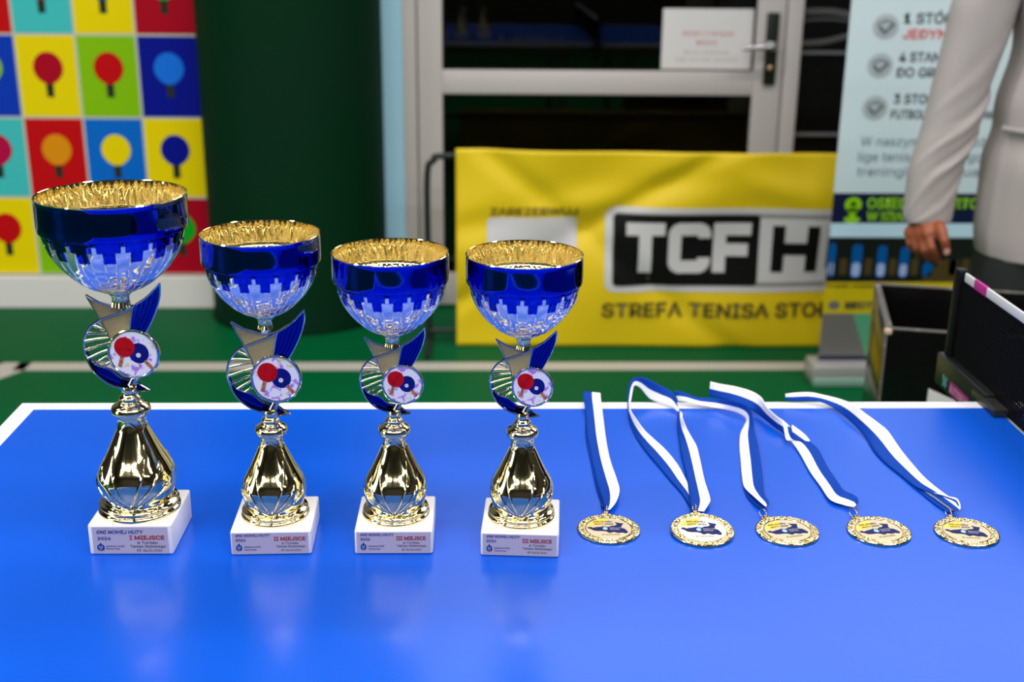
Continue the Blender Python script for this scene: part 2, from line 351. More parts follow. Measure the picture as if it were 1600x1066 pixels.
# printed graphics: positions measured on the banner plane (local = world - origin)
def bu(px, py=400):
    q = aty(px, py, BY); return q.x-0.470, q.z
def sheet_poly(bm, poly, mi, lift, n=0):
    # subdivide outline so the print follows the ripples
    m = bmesh.new(); vs = [m.verts.new((u, v, 0)) for u, v in poly]; m.faces.new(vs); bmesh.ops.triangulate(m, faces=m.faces[:])
    xs = [u for u, v in poly]; zs = [v for u, v in poly]
    k = math.floor(min(xs)/0.03)
    while k*0.03 < max(xs):
        bmesh.ops.bisect_plane(m, geom=m.verts[:]+m.edges[:]+m.faces[:], plane_co=(k*0.03, 0, 0), plane_no=(1, 0, 0)); k += 1
    k = math.floor(min(zs)/0.03)
    while k*0.03 < max(zs):
        bmesh.ops.bisect_plane(m, geom=m.verts[:]+m.edges[:]+m.faces[:], plane_co=(0, k*0.03, 0), plane_no=(0, 1, 0)); k += 1
    mp = {}
    for f in m.faces:
        vv = []
        for v in f.verts:
            if v.index not in mp or True:
                pass
            key = (round(v.co.x, 6), round(v.co.y, 6))
            if key not in mp: mp[key] = bm.verts.new(bframe(v.co.x, v.co.y, -lift))
            if mp[key] not in vv: vv.append(mp[key])
        if len(vv) > 2:
            try:
                g = bm.faces.new(vv); g.material_index = mi
            except ValueError: pass
    m.free()
x0 = bu(945)[0]; x1 = 2.10; z1 = aty(1100, 325, BY).z; z0 = aty(1100, 455, BY).z
PRW = mat('white_print', (0.66, 0.64, 0.66), 0.5); PRG = mat('grey_print', (0.30, 0.29, 0.28), 0.5); PRK = mat('black_print', (0.005, 0.005, 0.005), 0.5, spec=0.15)
bm = bmesh.new(); sheet_poly(bm, rrect(x0, x1, z0, z1, 0.035), 0, 0.002)
e = 0.028; sheet_poly(bm, rrect(x0+e*0.9, x1-e, z0+e*0.7, z1-e*0.7, 0.02), 1, 0.003)
xb = bu(1184)[0]; sheet_poly(bm, [(xb, z0+e*1.25), (x1-e*1.4, z0+e*1.25), (x1-e*1.4, z1-e*1.25), (xb, z1-e*1.25)], 0, 0.004)
sheet_poly(bm, rrect(x0+e*1.0, xb, z0+e*0.85, z1-e*0.85, 0.016), 2, 0.0045)
logo = mk('logo_panel', bm, [PRW, PRG, PRK], bar, smooth=80)
zb = aty(1080, 425, BY).z; ch = aty(1080, 349, BY).z-zb
def T(nm, s, pa, pb, base, cap, m, bold=0.0, lift=0.006): return text(nm, s, bu(pa)[0], bu(pb)[0], base, cap, bframe, m, bar, bold=bold, lift=lift, grid=0.02)
def glyph(strokes, pa, pb, base, cap, m_):
    """heavy round-ended letter; strokes are centre lines in a unit box"""
    ua, ub = bu(pa)[0], bu(pb)[0]; wd = ub-ua; bm = bmesh.new(); hw = 0.128*cap
    for st in strokes:
        pts = [(ua+hw*0.9+x*(wd-1.8*hw), base+hw*0.9+y*(cap-1.8*hw)) for x, y in st]
        for (ax, ay), (bx_, by_) in zip(pts, pts[1:]):
            dx_, dy_ = bx_-ax, by_-ay; l_ = math.hypot(dx_, dy_) or 1; ee = 0.9 if len(st) < 4 else 0.25; ex, ey = dx_/l_*hw*ee, dy_/l_*hw*ee; nx_, ny_ = -dy_/l_*hw, dx_/l_*hw
            sheet_poly(bm, [(ax-ex+nx_, ay-ey+ny_), (ax-ex-nx_, ay-ey-ny_), (bx_+ex-nx_, by_+ey-ny_), (bx_+ex+nx_, by_+ey+ny_)], 0, 0.006)
    mk('logo_letter', bm, m_, bar, smooth=False)
glyph([[(0, 1), (1, 1)], [(0.5, 1), (0.5, 0)]], 977, 1037, zb, ch, PRW)
glyph([[(1, 0.80), (1, 0.88), (0.95, 0.96), (0.84, 1), (0.16, 1), (0.05, 0.96), (0, 0.88), (0, 0.12), (0.05, 0.04), (0.16, 0), (0.84, 0), (0.95, 0.04), (1, 0.12), (1, 0.20)]], 1044, 1108, zb, ch, PRW)
glyph([[(0, 0), (0, 1)], [(0, 1), (1, 1)], [(0, 0.45), (0.9, 0.45)]], 1114, 1171, zb, ch, PRW)
zb2 = aty(1240, 424, BY).z; ch2 = aty(1240, 352, BY).z-zb2
glyph([[(0, 0), (0, 1)], [(1, 0), (1, 1)], [(0, 0.5), (1, 0.5)]], 1205, 1275, zb2, ch2, PRK)
glyph([[(0, 0.1), (0, 1)], [(1, 0.1), (1, 1)], [(0.1, 0), (0.9, 0)]], 1291, 1361, zb2, ch2, PRK)
DKY = mat('dark_olive_print', (0.035, 0.03, 0.012), 0.5)
T('slogan_lettering', 'STREFA TENISA STOŁOWEGO', 942, 1432, aty(1100, 494, BY).z, 0.052, DKY, bold=0.018)
T('small_lettering', 'ZAREZERWUJ', 766, 901, aty(830, 337, BY).z, 0.026, DKY, bold=0.015)
bm = bmesh.new(); sheet_poly(bm, rrect(bu(761)[0], bu(901)[0], aty(830, 475, BY).z, aty(830, 341, BY).z, 0.02), 0, 0.003)
mk('white_panel', bm, PRW, bar, smooth=80, label='blank white rounded panel')

# ================================================================= ROLL-UP BANNER
RY = 2.15
ru = thing('roll_up_banner', 'tall pale blue roll-up banner with round icons standing behind the person', 'banner stand', (1.752, RY, 0))
def rx(px, py): return aty(px, py, RY).x-1.752
RW = 0.85
def rz(py, px=1400): return aty(px, py, RY).z
ru_mats = [mat('pale_blue_print', srgb(212, 230, 238), 0.5, spec=0.2), mat('navy_print', srgb(4, 18, 62), 0.45), mat('dark_photo_print', srgb(14, 18, 16), 0.45),
           mat('yellow_print', srgb(215, 190, 10), 0.45), mat('warm_grey_print', srgb(118, 114, 112), 0.45), mat('mint_print', srgb(90, 170, 130), 0.45),
           mat('bright_blue_print', srgb(5, 90, 165), 0.4, spec=0.2), mat('lilac_white_print', srgb(170, 190, 240), 0.4), mat('brown_print', srgb(75, 60, 25), 0.5), mat('pale_white_blue_print', srgb(200, 232, 250), 0.4, spec=0.2), mat('deep_blue_print', srgb(5, 50, 110), 0.4)]
zz = {k: rz(v) for k, v in dict(a=302, b=349, c=371, d=441, e=490, f=556, g=570).items()}
bands = [(zz['a'], 2.05, 0), (zz['b'], zz['a'], 1), (zz['c'], zz['b'], 9), (zz['d'], zz['c'], 2), (zz['e'], zz['d'], 3), (zz['f'], zz['e'], 4), (0.07, zz['f'], 1)]
LX = lambda z: 0.012
bm = bmesh.new()
for z0, z1, mi in bands: boxx(bm, 0.005, RW, -0.001, 0.001, z0, z1, mi=mi)
# printed motifs on the photo band
fr = front(-0.0012)
for px_, w_, top, bot in ((1297, 13, 380, 433), (1337, 16, 382, 434), (1376, 15, 384, 434), (1411, 14, 386, 434), (1449, 15, 410, 432)):
    a, b = rx(px_-w_/2, 420), rx(px_+w_/2, 420)
    a = max(a, 0.006)
    zt_, zb_, zm = rz(top), rz(bot), rz((top*0.45+bot*0.55))
    prism(bm, rrect(a, b, zb_, zt_, 0.012), 0, 0.0008, fr, 6)
    if px_ < 1440: prism(bm, rrect(a+0.003, b-0.003, zb_+0.004, zm, 0.012), -0.0006, 0.0006, fr, 7)
for px_, c_ in ((1317, 8), (1356, 8), (1394, 8), (1428, 8), (1488, 10), (1508, 8)):
    prism(bm, rrect(rx(px_-6, 420), rx(px_+6, 420), rz(430), rz(404), 0.008), 0, 0.0008, fr, c_)
prism(bm, [(rx(1332, 492), zz['e']), (rx(1400, 492), zz['e']), (rx(1400, 556), zz['f']), (rx(1352, 556), zz['f'])][::-1], 0, 0.0008, fr, 5)
prism(bm, [(rx(1440, 400), rz(441)), (rx(1500, 400), rz(441)), (rx(1500, 400), rz(405)), (rx(1475, 400), rz(405))], 0, 0.0008, fr, 8)
prism(bm, ell(rx(1303, 477), rz(477), 0.019, 0.015), 0, 0.0008, fr, 4)
mk('banner_sheet', bm, ru_mats, ru, smooth=False)
bm = bmesh.new(); box(bm, (RW/2, 0.0, 0.036), (RW+0.05, 0.12, 0.072), 0.012, 0); box(bm, (RW/2, -0.062, 0.016), (RW+0.046, 0.01, 0.026), 0.002, 1)
mk('base_case', bm, [mat('silver_case', (0.55, 0.53, 0.54), 0.35, 0.5), mat('mint_grey_trim', (0.25, 0.42, 0.34), 0.4)], ru)
bm = bmesh.new(); tube(bm, [(RW/2, 0.03, 0.05), (RW/2, 0.03, 2.05)], 0.009, 10); mk('support_pole', bm, ALU, ru)
bm = bmesh.new(); box(bm, (RW/2, 0, 2.06), (RW+0.01, 0.02, 0.03), 0.004); mk('top_rail', bm, ALU, ru)
ICN = mat('pale_grey_icon', srgb(180, 190, 196), 0.5); ICD = mat('dark_icon_print', srgb(110, 122, 128), 0.5); TXD = mat('slate_lettering_ink', srgb(48, 58, 66), 0.5); TXR = mat('red_lettering_ink', srgb(225, 60, 45), 0.5)
TXG = mat('blue_grey_lettering_ink', srgb(115, 130, 150), 0.5); LIME = mat('lime_lettering_ink', srgb(150, 215, 5), 0.45)
for px_, py_ in ((1384, 42), (1375, 103), (1367, 169)):
    bm = bmesh.new(); cx, cz = rx(px_, py_), rz(py_, px_)
    prism(bm, ell(cx, cz, 0.040, 0.038), 0, 0.0008, fr, 0)
    pts = [(cx-0.018, -0.0028, cz+0.002), (cx-0.004, -0.0028, cz-0.014), (cx+0.020, -0.0028, cz+0.010)]
    tube(bm, pts, 0.0055, 6, mi=1)
    tube(bm, crom([(cx+0.026*math.cos(a), -0.0024, cz+0.002+0.018*math.sin(a)) for a in (0.1, 0.8, 1.6, 2.4, 3.0)], 4), 0.002, 6, mi=1)
    mk('tick_icon', bm, [ICN, ICD], ru)
def RTXT(nm, s, pa, pb, py, cap, m, bold=0.02):
    cc = (pa+pb)/2; return text(nm, s, rx(pa, py), rx(pb, py), rz(py, cc), cap, front(-0.0012), m, ru, bold=bold, lift=0.001, th=0)
RTXT('black_lettering', '1 STÓŁ DO', 1412, 1525, 37, 0.031, TXD); RTXT('red_lettering', 'JEDYNYM', 1410, 1512, 61, 0.029, TXR)
RTXT('black_lettering', '4 STANOWISKA', 1404, 1545, 97, 0.029, TXD); RTXT('black_lettering', 'DO GRY W PARY', 1400, 1556, 121, 0.029, TXD)
RTXT('black_lettering', '3 STOŁY DO', 1396, 1500, 162, 0.029, TXD); RTXT('black_lettering', 'FUTBOLÓWEK STOŁOWYCH', 1391, 1580, 186, 0.027, TXD)
RTXT('grey_lettering', 'W naszym klubie możesz', 1344, 1570, 228, 0.028, TXG, 0.0); RTXT('grey_lettering', 'ligę tenisa stołowego. Są', 1340, 1568, 252, 0.028, TXG, 0.0); RTXT('grey_lettering', 'treningi indywidualne', 1338, 1560, 275, 0.028, TXG, 0.0)
RTXT('lime_lettering', 'OSIEDLE SPORTOWE', 1354, 1560, 326, 0.034, LIME, 0.03); RTXT('lime_lettering', 'W KRAKOWIE', 1353, 1468, 346, 0.032, LIME, 0.03)
RTXT('small_lettering', 'Projekt miejski * w parku', 1290, 1420, 449, 0.012, mat('brown_ink', srgb(90, 70, 20), 0.5), 0.02)
RTXT('small_lettering', 'RECTO', 1320, 1375, 482, 0.022, ru_mats[1], 0.04)
bm = bmesh.new(); cx, cz = rx(1333, 322), rz(322, 1333)
prism(bm, ell(cx, cz+0.004, 0.027, 0.024), 0, 0.0008, fr, 0); prism(bm, [(cx-0.020, cz-0.008), (cx, cz-0.045), (cx+0.020, cz-0.008)][::-1], 0, 0.0008, fr, 0)
prism(bm, ell(cx, cz-0.044, 0.026, 0.011), 0.0001, 0.0009, fr, 0); prism(bm, ell(cx, cz+0.006, 0.010, 0.009), -0.0006, 0.0004, fr, 1)
mk('map_pin_icon', bm, [LIME, mat('dark_lime_print', srgb(50, 90, 10), 0.5)], ru, smooth=False)

# ================================================================= TABLE
tb = thing('table_tennis_table', 'blue table tennis table with white border lines filling the foreground', 'table', (0, 0, 0))
TB_M = [TABLE_BLUE, WHITE, mat('blue_table_edge', (0.01, 0.05, 0.3), 0.5), mat('galvanised_apron', (0.30, 0.31, 0.33), 0.45, 0.6)]
def half(x0, x1, outer):
    bm = bmesh.new(); th = 0.022; s = 0.025
    boxx(bm, x0+0.0008, x1-0.0008, -1.525, 0, TOP-th, TOP-0.0006, 0.0012, 1)
    ax0 = x0+(s if outer == 'l' else 0); ax1 = x1-(s if outer == 'r' else 0)
    def pl(a, b, c, d, mi):
        f = bm.faces.new([bm.verts.new(v) for v in ((a, c, TOP), (b, c, TOP), (b, d, TOP), (a, d, TOP))]); f.material_index = mi
    a0, a1 = x0+0.0015, x1-0.0015
    bx0 = ax0 if outer == 'l' else a0; bx1 = ax1 if outer == 'r' else a1
    pl(bx0, bx1, -1.5, -0.764, 0); pl(bx0, bx1, -0.761, -s, 0); pl(bx0, bx1, -0.764, -0.761, 1)
    pl(a0, a1, -s, -0.0012, 1); pl(a0, a1, -1.5238, -1.5, 1)
    if outer == 'l': pl(a0, bx0, -1.5, -s, 1)
    else: pl(bx1, a1, -1.5, -s, 1)
    top = mk('tabletop', bm, TB_M, tb, smooth=False)
    bm = bmesh.new()
    for y in (-1.47, -0.055): boxx(bm, x0+0.04, x1-0.03, y-0.012, y+0.012, TOP-0.072, TOP-0.022, 0.002)
    for x in (x0+0.05, x1-0.04): boxx(bm, x-0.012, x+0.012, -1.458, -0.067, TOP-0.072, TOP-0.022, 0.002)
    mk('apron_frame', bm, TB_M[3], tb)
    for x in (x0+0.22, x1-0.20):
        for y in (-1.40, -0.125):
            bm = bmesh.new(); boxx(bm, x-0.02, x+0.02, y-0.02, y+0.02, 0.02, TOP-0.022, 0.004); boxx(bm, x-0.026, x+0.026, y-0.026, y+0.026, 0, 0.02, 0.004)
            mk('leg', bm, TB_M[3], tb)
half(0, 1.3685, 'l'); half(1.3715, 2.74, 'r')

# net with clamp, post, mesh and white tape
net = thing('table_net', 'black table tennis net with white top tape clamped across the table at the right', 'net', (1.37, 0, TOP))
NETB = mat('black_net_cord', (0.003, 0.003, 0.0035), 0.7, spec=0.1)
NY0, NY1 = 0.150, -1.675
bm = bmesh.new()
y = NY0
while y > NY1: tube(bm, [(0, y, 0.002), (0, y, 0.148)], 0.0014, 4); y -= 0.0062
z = 0.006
while z < 0.146: tube(bm, [(0.0002, NY0, z), (0.0002, NY1, z)], 0.0015, 4); z += 0.0062
mk('net_mesh', bm, NETB, net, smooth=False, kind='stuff')
bm = bmesh.new(); box(bm, (0, (NY0-0.012+NY1)/2, 0.1465), (0.0035, NY0-0.012-NY1, 0.0135), 0.0012); mk('top_tape', bm, mat('white_net_tape', (0.78, 0.78, 0.80), 0.5), net)
bm = bmesh.new(); box(bm, (0, 0.078, 0.1465), (0.0045, 0.046, 0.0145), 0.001); mk('tape_mark', bm, mat('magenta_mark', (0.50, 0.02, 0.26), 0.5), net, label='magenta band on the white tape')
bm = bmesh.new(); box(bm, (0, (NY0+NY1)/2, 0.004), (0.003, NY0-NY1, 0.004)); mk('bottom_cord', bm, NETB, net)
bm = bmesh.new(); box(bm, (0.0, 0.156, 0.074), (0.016, 0.020, 0.162), 0.003); box(bm, (-0.004, 0.150, 0.078), (0.006, 0.012, 0.150), 0.001)
mk('post', bm, BLACK, net)
bm = bmesh.new(); box(bm, (0.0, 0.078, -0.008), (0.030, 0.19, 0.050), 0.003); mk('clamp_arm', bm, mat('dark_green_black_metal', (0.006, 0.010, 0.008), 0.35), net)
arm = bpy.context.scene.objects['clamp_arm']
bm = bmesh.new(); box(bm, (-0.000, -0.0215, 0.006), (0.040, 0.083, 0.012), 0.002); mk('clamp_plate', bm, mat('clamp_metal', (0.02, 0.021, 0.02), 0.32), net)
bm = bmesh.new(); box(bm, (0.0, -0.02, -0.040), (0.036, 0.06, 0.008), 0.002); lathe_r = [(0.004, -0.085), (0.004, -0.044)]; lathe(bm, lathe_r, 14, c=(0, -0.02)); lathe(bm, [(0.016, -0.105), (0.018, -0.098), (0.016, -0.085)], 18, c=(0, -0.02)); mk('clamp_screw', bm, BLACK, net)
def side(X): return lambda u, v, d: Vector((X+d, -u, v))       # facing -x; u runs towards -y
bm = bmesh.new(); prism(bm, [(-0.109, -0.0275), (-0.036, -0.0275), (-0.036, -0.0095), (-0.109, -0.0095)], -0.0006, 0.0, side(-0.015)); lab = mk('brand_label', bm, mat('magenta_label', (0.42, 0.015, 0.20), 0.45), net, smooth=False)
text('lettering', 'BUTTERFLY', -0.105, -0.040, -0.0240, 0.0105, side(-0.0158), mat('white_ink', (0.7, 0.6, 0.68), 0.5), net, bold=0.0, lift=0.0003)
bm = bmesh.new()
for s_ in (1, -1):
    pts = [(0, 0.0), (0.35, 0.9), (1.0, 1.0), (0.9, 0.35), (0.55, 0.05), (0.85, -0.35), (0.6, -0.9), (0.2, -0.6)]
    poly = [(-0.130+s_*0.009*a, -0.0185+0.010*b) for a, b in pts]
    prism(bm, poly if s_ > 0 else poly[::-1], -0.0006, 0.0, side(-0.015))
mk('butterfly_mark', bm, mat('teal_ink', (0.10, 0.30, 0.32), 0.5), net, smooth=False)
# ================================================================= BLACK BOX
BXH = 0.64
q = [atz(x, y, -0.12) for x, y in ((1358, 443), (1385, 515), (1567, 456))]
ang = math.atan2((q[0]-q[1]).y, (q[0]-q[1]).x)-PI/2
ang = math.radians(-13.5)
bxn = thing('equipment_box', 'open black rectangular box with worn pale rim standing behind the net post', 'box', (q[1].x, q[1].y, 0), ang)
D = (q[0]-q[1]).length; W_ = 0.56
BOXM = mat('black_laminate', (0.003, 0.003, 0.003), 0.16, spec=0.3, bump=(20, 0.02))
bm = bmesh.new(); t = 0.012
boxx(bm, 0, W_, 0, t, 0.0, BXH, 0.001); boxx(bm, 0, W_, D-t, D, 0.0, BXH, 0.001); boxx(bm, 0, t, t, D-t, 0, BXH, 0.001); boxx(bm, W_-t, W_, t, D-t, 0, BXH, 0.001); boxx(bm, t, W_-t, t, D-t, 0, 0.015)
mk('box_shell', bm, BOXM, bxn, smooth=30)
bm = bmesh.new(); e = 0.0006
for a, b, c, d in ((0, W_, -e, t), (0, W_, D-t, D+e), (-e, t, t, D-t), (W_-t, W_+e, t, D-t)): boxx(bm, a, b, c, d, BXH, BXH+0.003, 0.0008)
boxx(bm, -0.0012, 0.0035, -0.0012, 0.0035, 0.0, BXH+0.002, 0.0006)
mk('worn_rim', bm, mat('worn_grey_edge', (0.10, 0.095, 0.085), 0.5, noise=(60, (0.35, 0.30, 0.25), 0.60, 0.70)), bxn)
bm = bmesh.new(); box(bm, (0.004, 0.002, BXH-0.004), (0.016, 0.014, 0.014), 0.005); mk('chipped_corner', bm, mat('bare_chipboard', (0.62, 0.45, 0.32), 0.7), bxn)


card = thing('white_board', 'small white board corner standing behind the table edge in front of the black box', 'board', (1.505, 0.56, 0), math.radians(-12))
bm = bmesh.new(); prism(bm, [(0.0, 0.0), (0.30, 0.0), (0.30, 0.435), (0.006, 0.550)], 0, 0.004, lambda u, v, d: Vector((u, 0.05*v/0.55+d, v)))
mk('board_sheet', bm, mat('white_card', (0.60, 0.59, 0.57), 0.6), card, smooth=False)

# ================================================================= TROPHIES
def smooth01(t): t = max(0.0, min(1.0, t)); return t*t*(3-2*t)
def hsh(*a):
    v = math.sin(sum(x*y for x, y in zip(a, (12.9898, 78.233, 37.719))))*43758.5453; return v-math.floor(v)
NP = 16
def block_of(p, h):
    """which embossed facet (p in -.5...5 of one period, h above bowl bottom) -> (u,v,id) inside it, or None"""
    wA = 0.27
    if abs(p) < wA:
        for k, (a, b) in enumerate(((0.0285, 0.0490), (0.0150, 0.0285), (0.0055, 0.0150))):
            if a <= h < b:
                return p/wA, 2*(h-a)/(b-a)-1, k
        return None
    q = abs(p)-wA; q = (q/(0.5-wA))            # 0..1 towards the middle between two facets
    for k, (a, b) in enumerate(((0.0215, 0.0400), (0.0100, 0.0215))):
        if a <= h < b: return 1-q, 2*(h-a)/(b-a)-1, 3+k
    return None
def bowl_disp(a, h):
    t = (a*NP/(2*PI)) ; cell = math.floor(t+0.5); p = t-cell
    if h > 0.0575: return 0.00022*math.sin(2*a+1.0+h*30)*math.sin(3*a+0.4)*smooth01((h-0.0575)/0.01)*smooth01((0.088-h)/0.008)
    if h > 0.0490:
        return 0.0007 if abs(p) < 0.10 else 0.0   # narrow raised slots
    b = block_of(p, h)
    if b is None: return 0.0009*max(0, 1-(abs(p)/0.5)**4) if h > 0.0400 and abs(p) >= 0.27 else 0.0
    u, v, k = b
    pil = (1-abs(u)**8)*(1-abs(v)**8)
    return 0.0007*pil + 0.00018*v*(1 if k % 2 else -1)
def bowl_blue(a, h):
    t = (a*NP/(2*PI)); p = t-math.floor(t+0.5)
    if h > 0.0555: return True
    if h > 0.0490: return abs(p) > 0.09
    if h > 0.0400: return abs(p) > 0.27
    return False
OUT = [(0.0085, 0.0), (0.0133, 0.0020), (0.0215, 0.0062), (0.0300, 0.0122), (0.0395, 0.0215), (0.0470, 0.0315), (0.0525, 0.0425), (0.0556, 0.0540), (0.0561, 0.0572)]
def build_bowl(name, parent, z, sr, sh):
    """outer shell: lower facets and blue band; inner lining is a part of its own"""
    NS = NP*26; bm = bmesh.new()
    pr = refine(OUT, 9)+[(0.0563, 0.0580), (0.0580, 0.0586), (0.0592, 0.0596), (0.0597, 0.0615)]+[(0.0598-0.0001*k/6, 0.0615+0.0265*k/6) for k in range(1, 7)]+[(0.0600, 0.0885), (0.0594, 0.0889), (0.0588, 0.0885)]
    rings = []
    for r, h in pr:
        ring = []
        for k in range(NS):
            a = 2*PI*k/NS; rr = (r+bowl_disp(a, h))*sr
            ring.append(bm.verts.new((rr*math.sin(a), -rr*math.cos(a), z+h*sh)))
        rings.append(ring)
    for j in range(len(rings)-1):
        hm = (pr[j][1]+pr[j+1][1])/2
        for k in range(NS):
            f = bm.faces.new((rings[j][k], rings[j][(k+1) % NS], rings[j+1][(k+1) % NS], rings[j+1][k]))
            if j >= len(rings)-4: f.material_index = 2
            else: f.material_index = 1 if bowl_blue(2*PI*(k+0.5)/NS, hm) else 0
    bm.faces.new(rings[0][::-1])
    o = mk('bowl', bm, [SILVER, BLUE_MET, GOLD_IN], parent, smooth=35)
    bm = bmesh.new(); NI = 384
    ip = [(0.0588, 0.0885)]+[(0.0583, 0.0885-0.026*k/6) for k in range(1, 7)]+[(0.0572, 0.0608), (0.0550, 0.0590), (0.0545, 0.0560)]+[(r-0.0016, h+0.0008) for r, h in refine(OUT, 4)[::-1][3:]]
    rings = []
    for j, (r, h) in enumerate(ip):
        ring = []
        for k in range(NI):
            a = 2*PI*k/NI
            d = 0 if j == 0 else (0.00055*math.sin(a*64+0.3*math.sin(h*150))+0.00025*math.sin(a*23+h*90)+0.00025*(hsh(k//3, j//2)-0.5))*min(1, j/3)
            if h < 0.058: d += bowl_disp(a, h)*0.8-0.0003
            rr = (r+d)*sr; ring.append(bm.verts.new((rr*math.sin(a), -rr*math.cos(a), z+h*sh)))
        rings.append(ring)
    for j in range(len(rings)-1):
        for k in range(NI): bm.faces.new((rings[j][k], rings[j][(k+1) % NI], rings[j+1][(k+1) % NI], rings[j+1][k]))
    bm.faces.new(rings[-1])
    mk('bowl_lining', bm, GOLD_IN, o, smooth=50)
    # fluted stem under the bowl
    bm = bmesh.new()
    lathe(bm, [(0.0078*sr, z-0.0125*sh), (0.0070*sr, z-0.009*sh), (0.0066*sr, z-0.005*sh), (0.0078*sr, z-0.0015*sh), (0.0092*sr, z-0.0008*sh), (0.0092*sr, z+0.0012*sh)], 72, disp=lambda a, zz_, r: 0.0004*math.sin(18*a))
    mk('stem', bm, GOLD, o, smooth=50)

PED = [(0.0362, 0.0), (0.0366, 0.0012), (0.0362, 0.0030), (0.0345, 0.0042), (0.0341, 0.0052), (0.0352, 0.0062), (0.0356, 0.0076), (0.0345, 0.0090), (0.0318, 0.0100), (0.0304, 0.0112),
       (0.0308, 0.0140), (0.0322, 0.0180), (0.0340, 0.0240), (0.0347, 0.0290), (0.0344, 0.0360), (0.0326, 0.0420), (0.0296, 0.0480), (0.0252, 0.0560), (0.0208, 0.0650), (0.0166, 0.0740), (0.0134, 0.0815), (0.0123, 0.0870), (0.0126, 0.0910), (0.0138, 0.0930)]
KNOB = [(0.0138, 0.0930), (0.0160, 0.0938), (0.0171, 0.0960), (0.0172, 0.0985), (0.0160, 0.1015), (0.0128, 0.1035), (0.0112, 0.1043), (0.0110, 0.1052), (0.0094, 0.1062), (0.0090, 0.1075), (0.0094, 0.1095), (0.0082, 0.1110), (0.0068, 0.1125), (0.0064, 0.1150), (0.0075, 0.1185), (0.0092, 0.1215)]
RIDGES = ((0.74, 0.72, 1.0), (1.16, 0.54, 0.90), (1.46, 0.38, 0.72))
def ped_disp(a, h, r):
    """overlapping pointed leaves that fan out from the front and from the back"""
    if h < 0.0104 or h > 0.092: return 0.0
    a = (a+PI) % (2*PI)-PI; u = abs(a)
    if u > PI/2: u = PI-u
    v = (h-0.0104)/0.082; d = 0.0
    for ut, vt, p in RIDGES:
        if v >= vt: continue
        w_ = (u-ut*(max(v, 0.002)/vt)**p)*0.032
        tip = smooth01((vt-v)/0.13); near = math.exp(-((vt-v)/0.2)**2)
        d += (0.0008+0.0005*near)*math.exp(-(w_/0.00085)**2)*tip
        if w_ > 0: d -= (0.0010)*math.exp(-w_/0.0045)*tip*(1-math.exp(-(w_/0.0006)**2))
        else: d += 0.0006*math.exp(w_/0.004)*tip
    # arched collar line at the neck and a shallow hollow down the front
    c_ = v-(0.90+0.05*math.cos(2*a*2)); d += 0.0004*math.exp(-(c_/0.012)**2)
    return d*smooth01(v/0.03)*min(1, r/0.018)
# emblem outlines: x to the right of the axis, z above the lowest point, millimetres at the size of the two tallest cups
def em(cx, cy): return ((cx-(390+0.11*(cy-540)))*0.24, (922-cy)*0.2700+0.6)
PANEL = [em(*p) for p in ((243, 537), (300, 567), (360, 582), (410, 583), (447, 577), (441, 610), (436, 650), (432, 690), (395, 700), (352, 724), (335, 685), (305, 632), (275, 585))]
WING = [em(*p) for p in ((447, 577), (500, 545), (535, 512), (557, 490), (559, 530), (550, 580), (530, 630), (505, 680), (480, 700), (432, 690), (436, 650), (441, 610))]
CRES = [em(*p) for p in ((240, 745), (250, 790), (275, 838), (315, 875), (360, 900), (420, 917), (470, 923), (522, 920), (490, 905), (455, 880), (400, 872), (350, 838), (300, 822), (268, 800))]
RIM_TOP = [em(*p) for p in ((243, 537), (300, 566), (360, 582), (410, 584), (455, 574), (505, 543), (540, 508), (557, 490))]
RIM_SW = [em(*p) for p in ((450, 578), (405, 600), (350, 618), (300, 638), (262, 665), (241, 705), (237, 745), (250, 792), (277, 840), (317, 877), (362, 902), (420, 918), (470, 924), (522, 921))]
RIM_R = [em(*p) for p in ((557, 490), (560, 530), (550, 580), (530, 632), (500, 690))]
RIM_L = [em(*p) for p in ((243, 537), (275, 585), (305, 632), (335, 685), (355, 728))]
RIM_M = [em(*p) for p in ((447, 577), (441, 610), (436, 650), (432, 690))]
RIM_B = [em(*p) for p in ((268, 800), (300, 822), (350, 836), (400, 872), (455, 884), (490, 905), (522, 921))]
SPOKES = [(em(*a), em(*b)) for a, b in (((300, 642), (318, 668)), ((276, 658), (325, 682)), ((252, 690), (332, 693)), ((243, 722), (345, 708)), ((243, 758), (352, 728)), ((255, 792), (356, 752)), ((282, 815), (356, 775)), ((318, 828), (362, 800)))]
DC0 = em(452, 775); DC = DC0
def inside(poly, x, y):
    c = False; n = len(poly)
    for i in range(n):
        (x1_, y1_), (x2_, y2_) = poly[i], poly[(i+1) % n]
        if (y1_ > y) != (y2_ > y) and x < (x2_-x1_)*(y-y1_)/(y2_-y1_)+x1_: c = not c
    return c
DISC_W = bpy.data.materials.new('splatter_print'); DISC_W.use_nodes = True
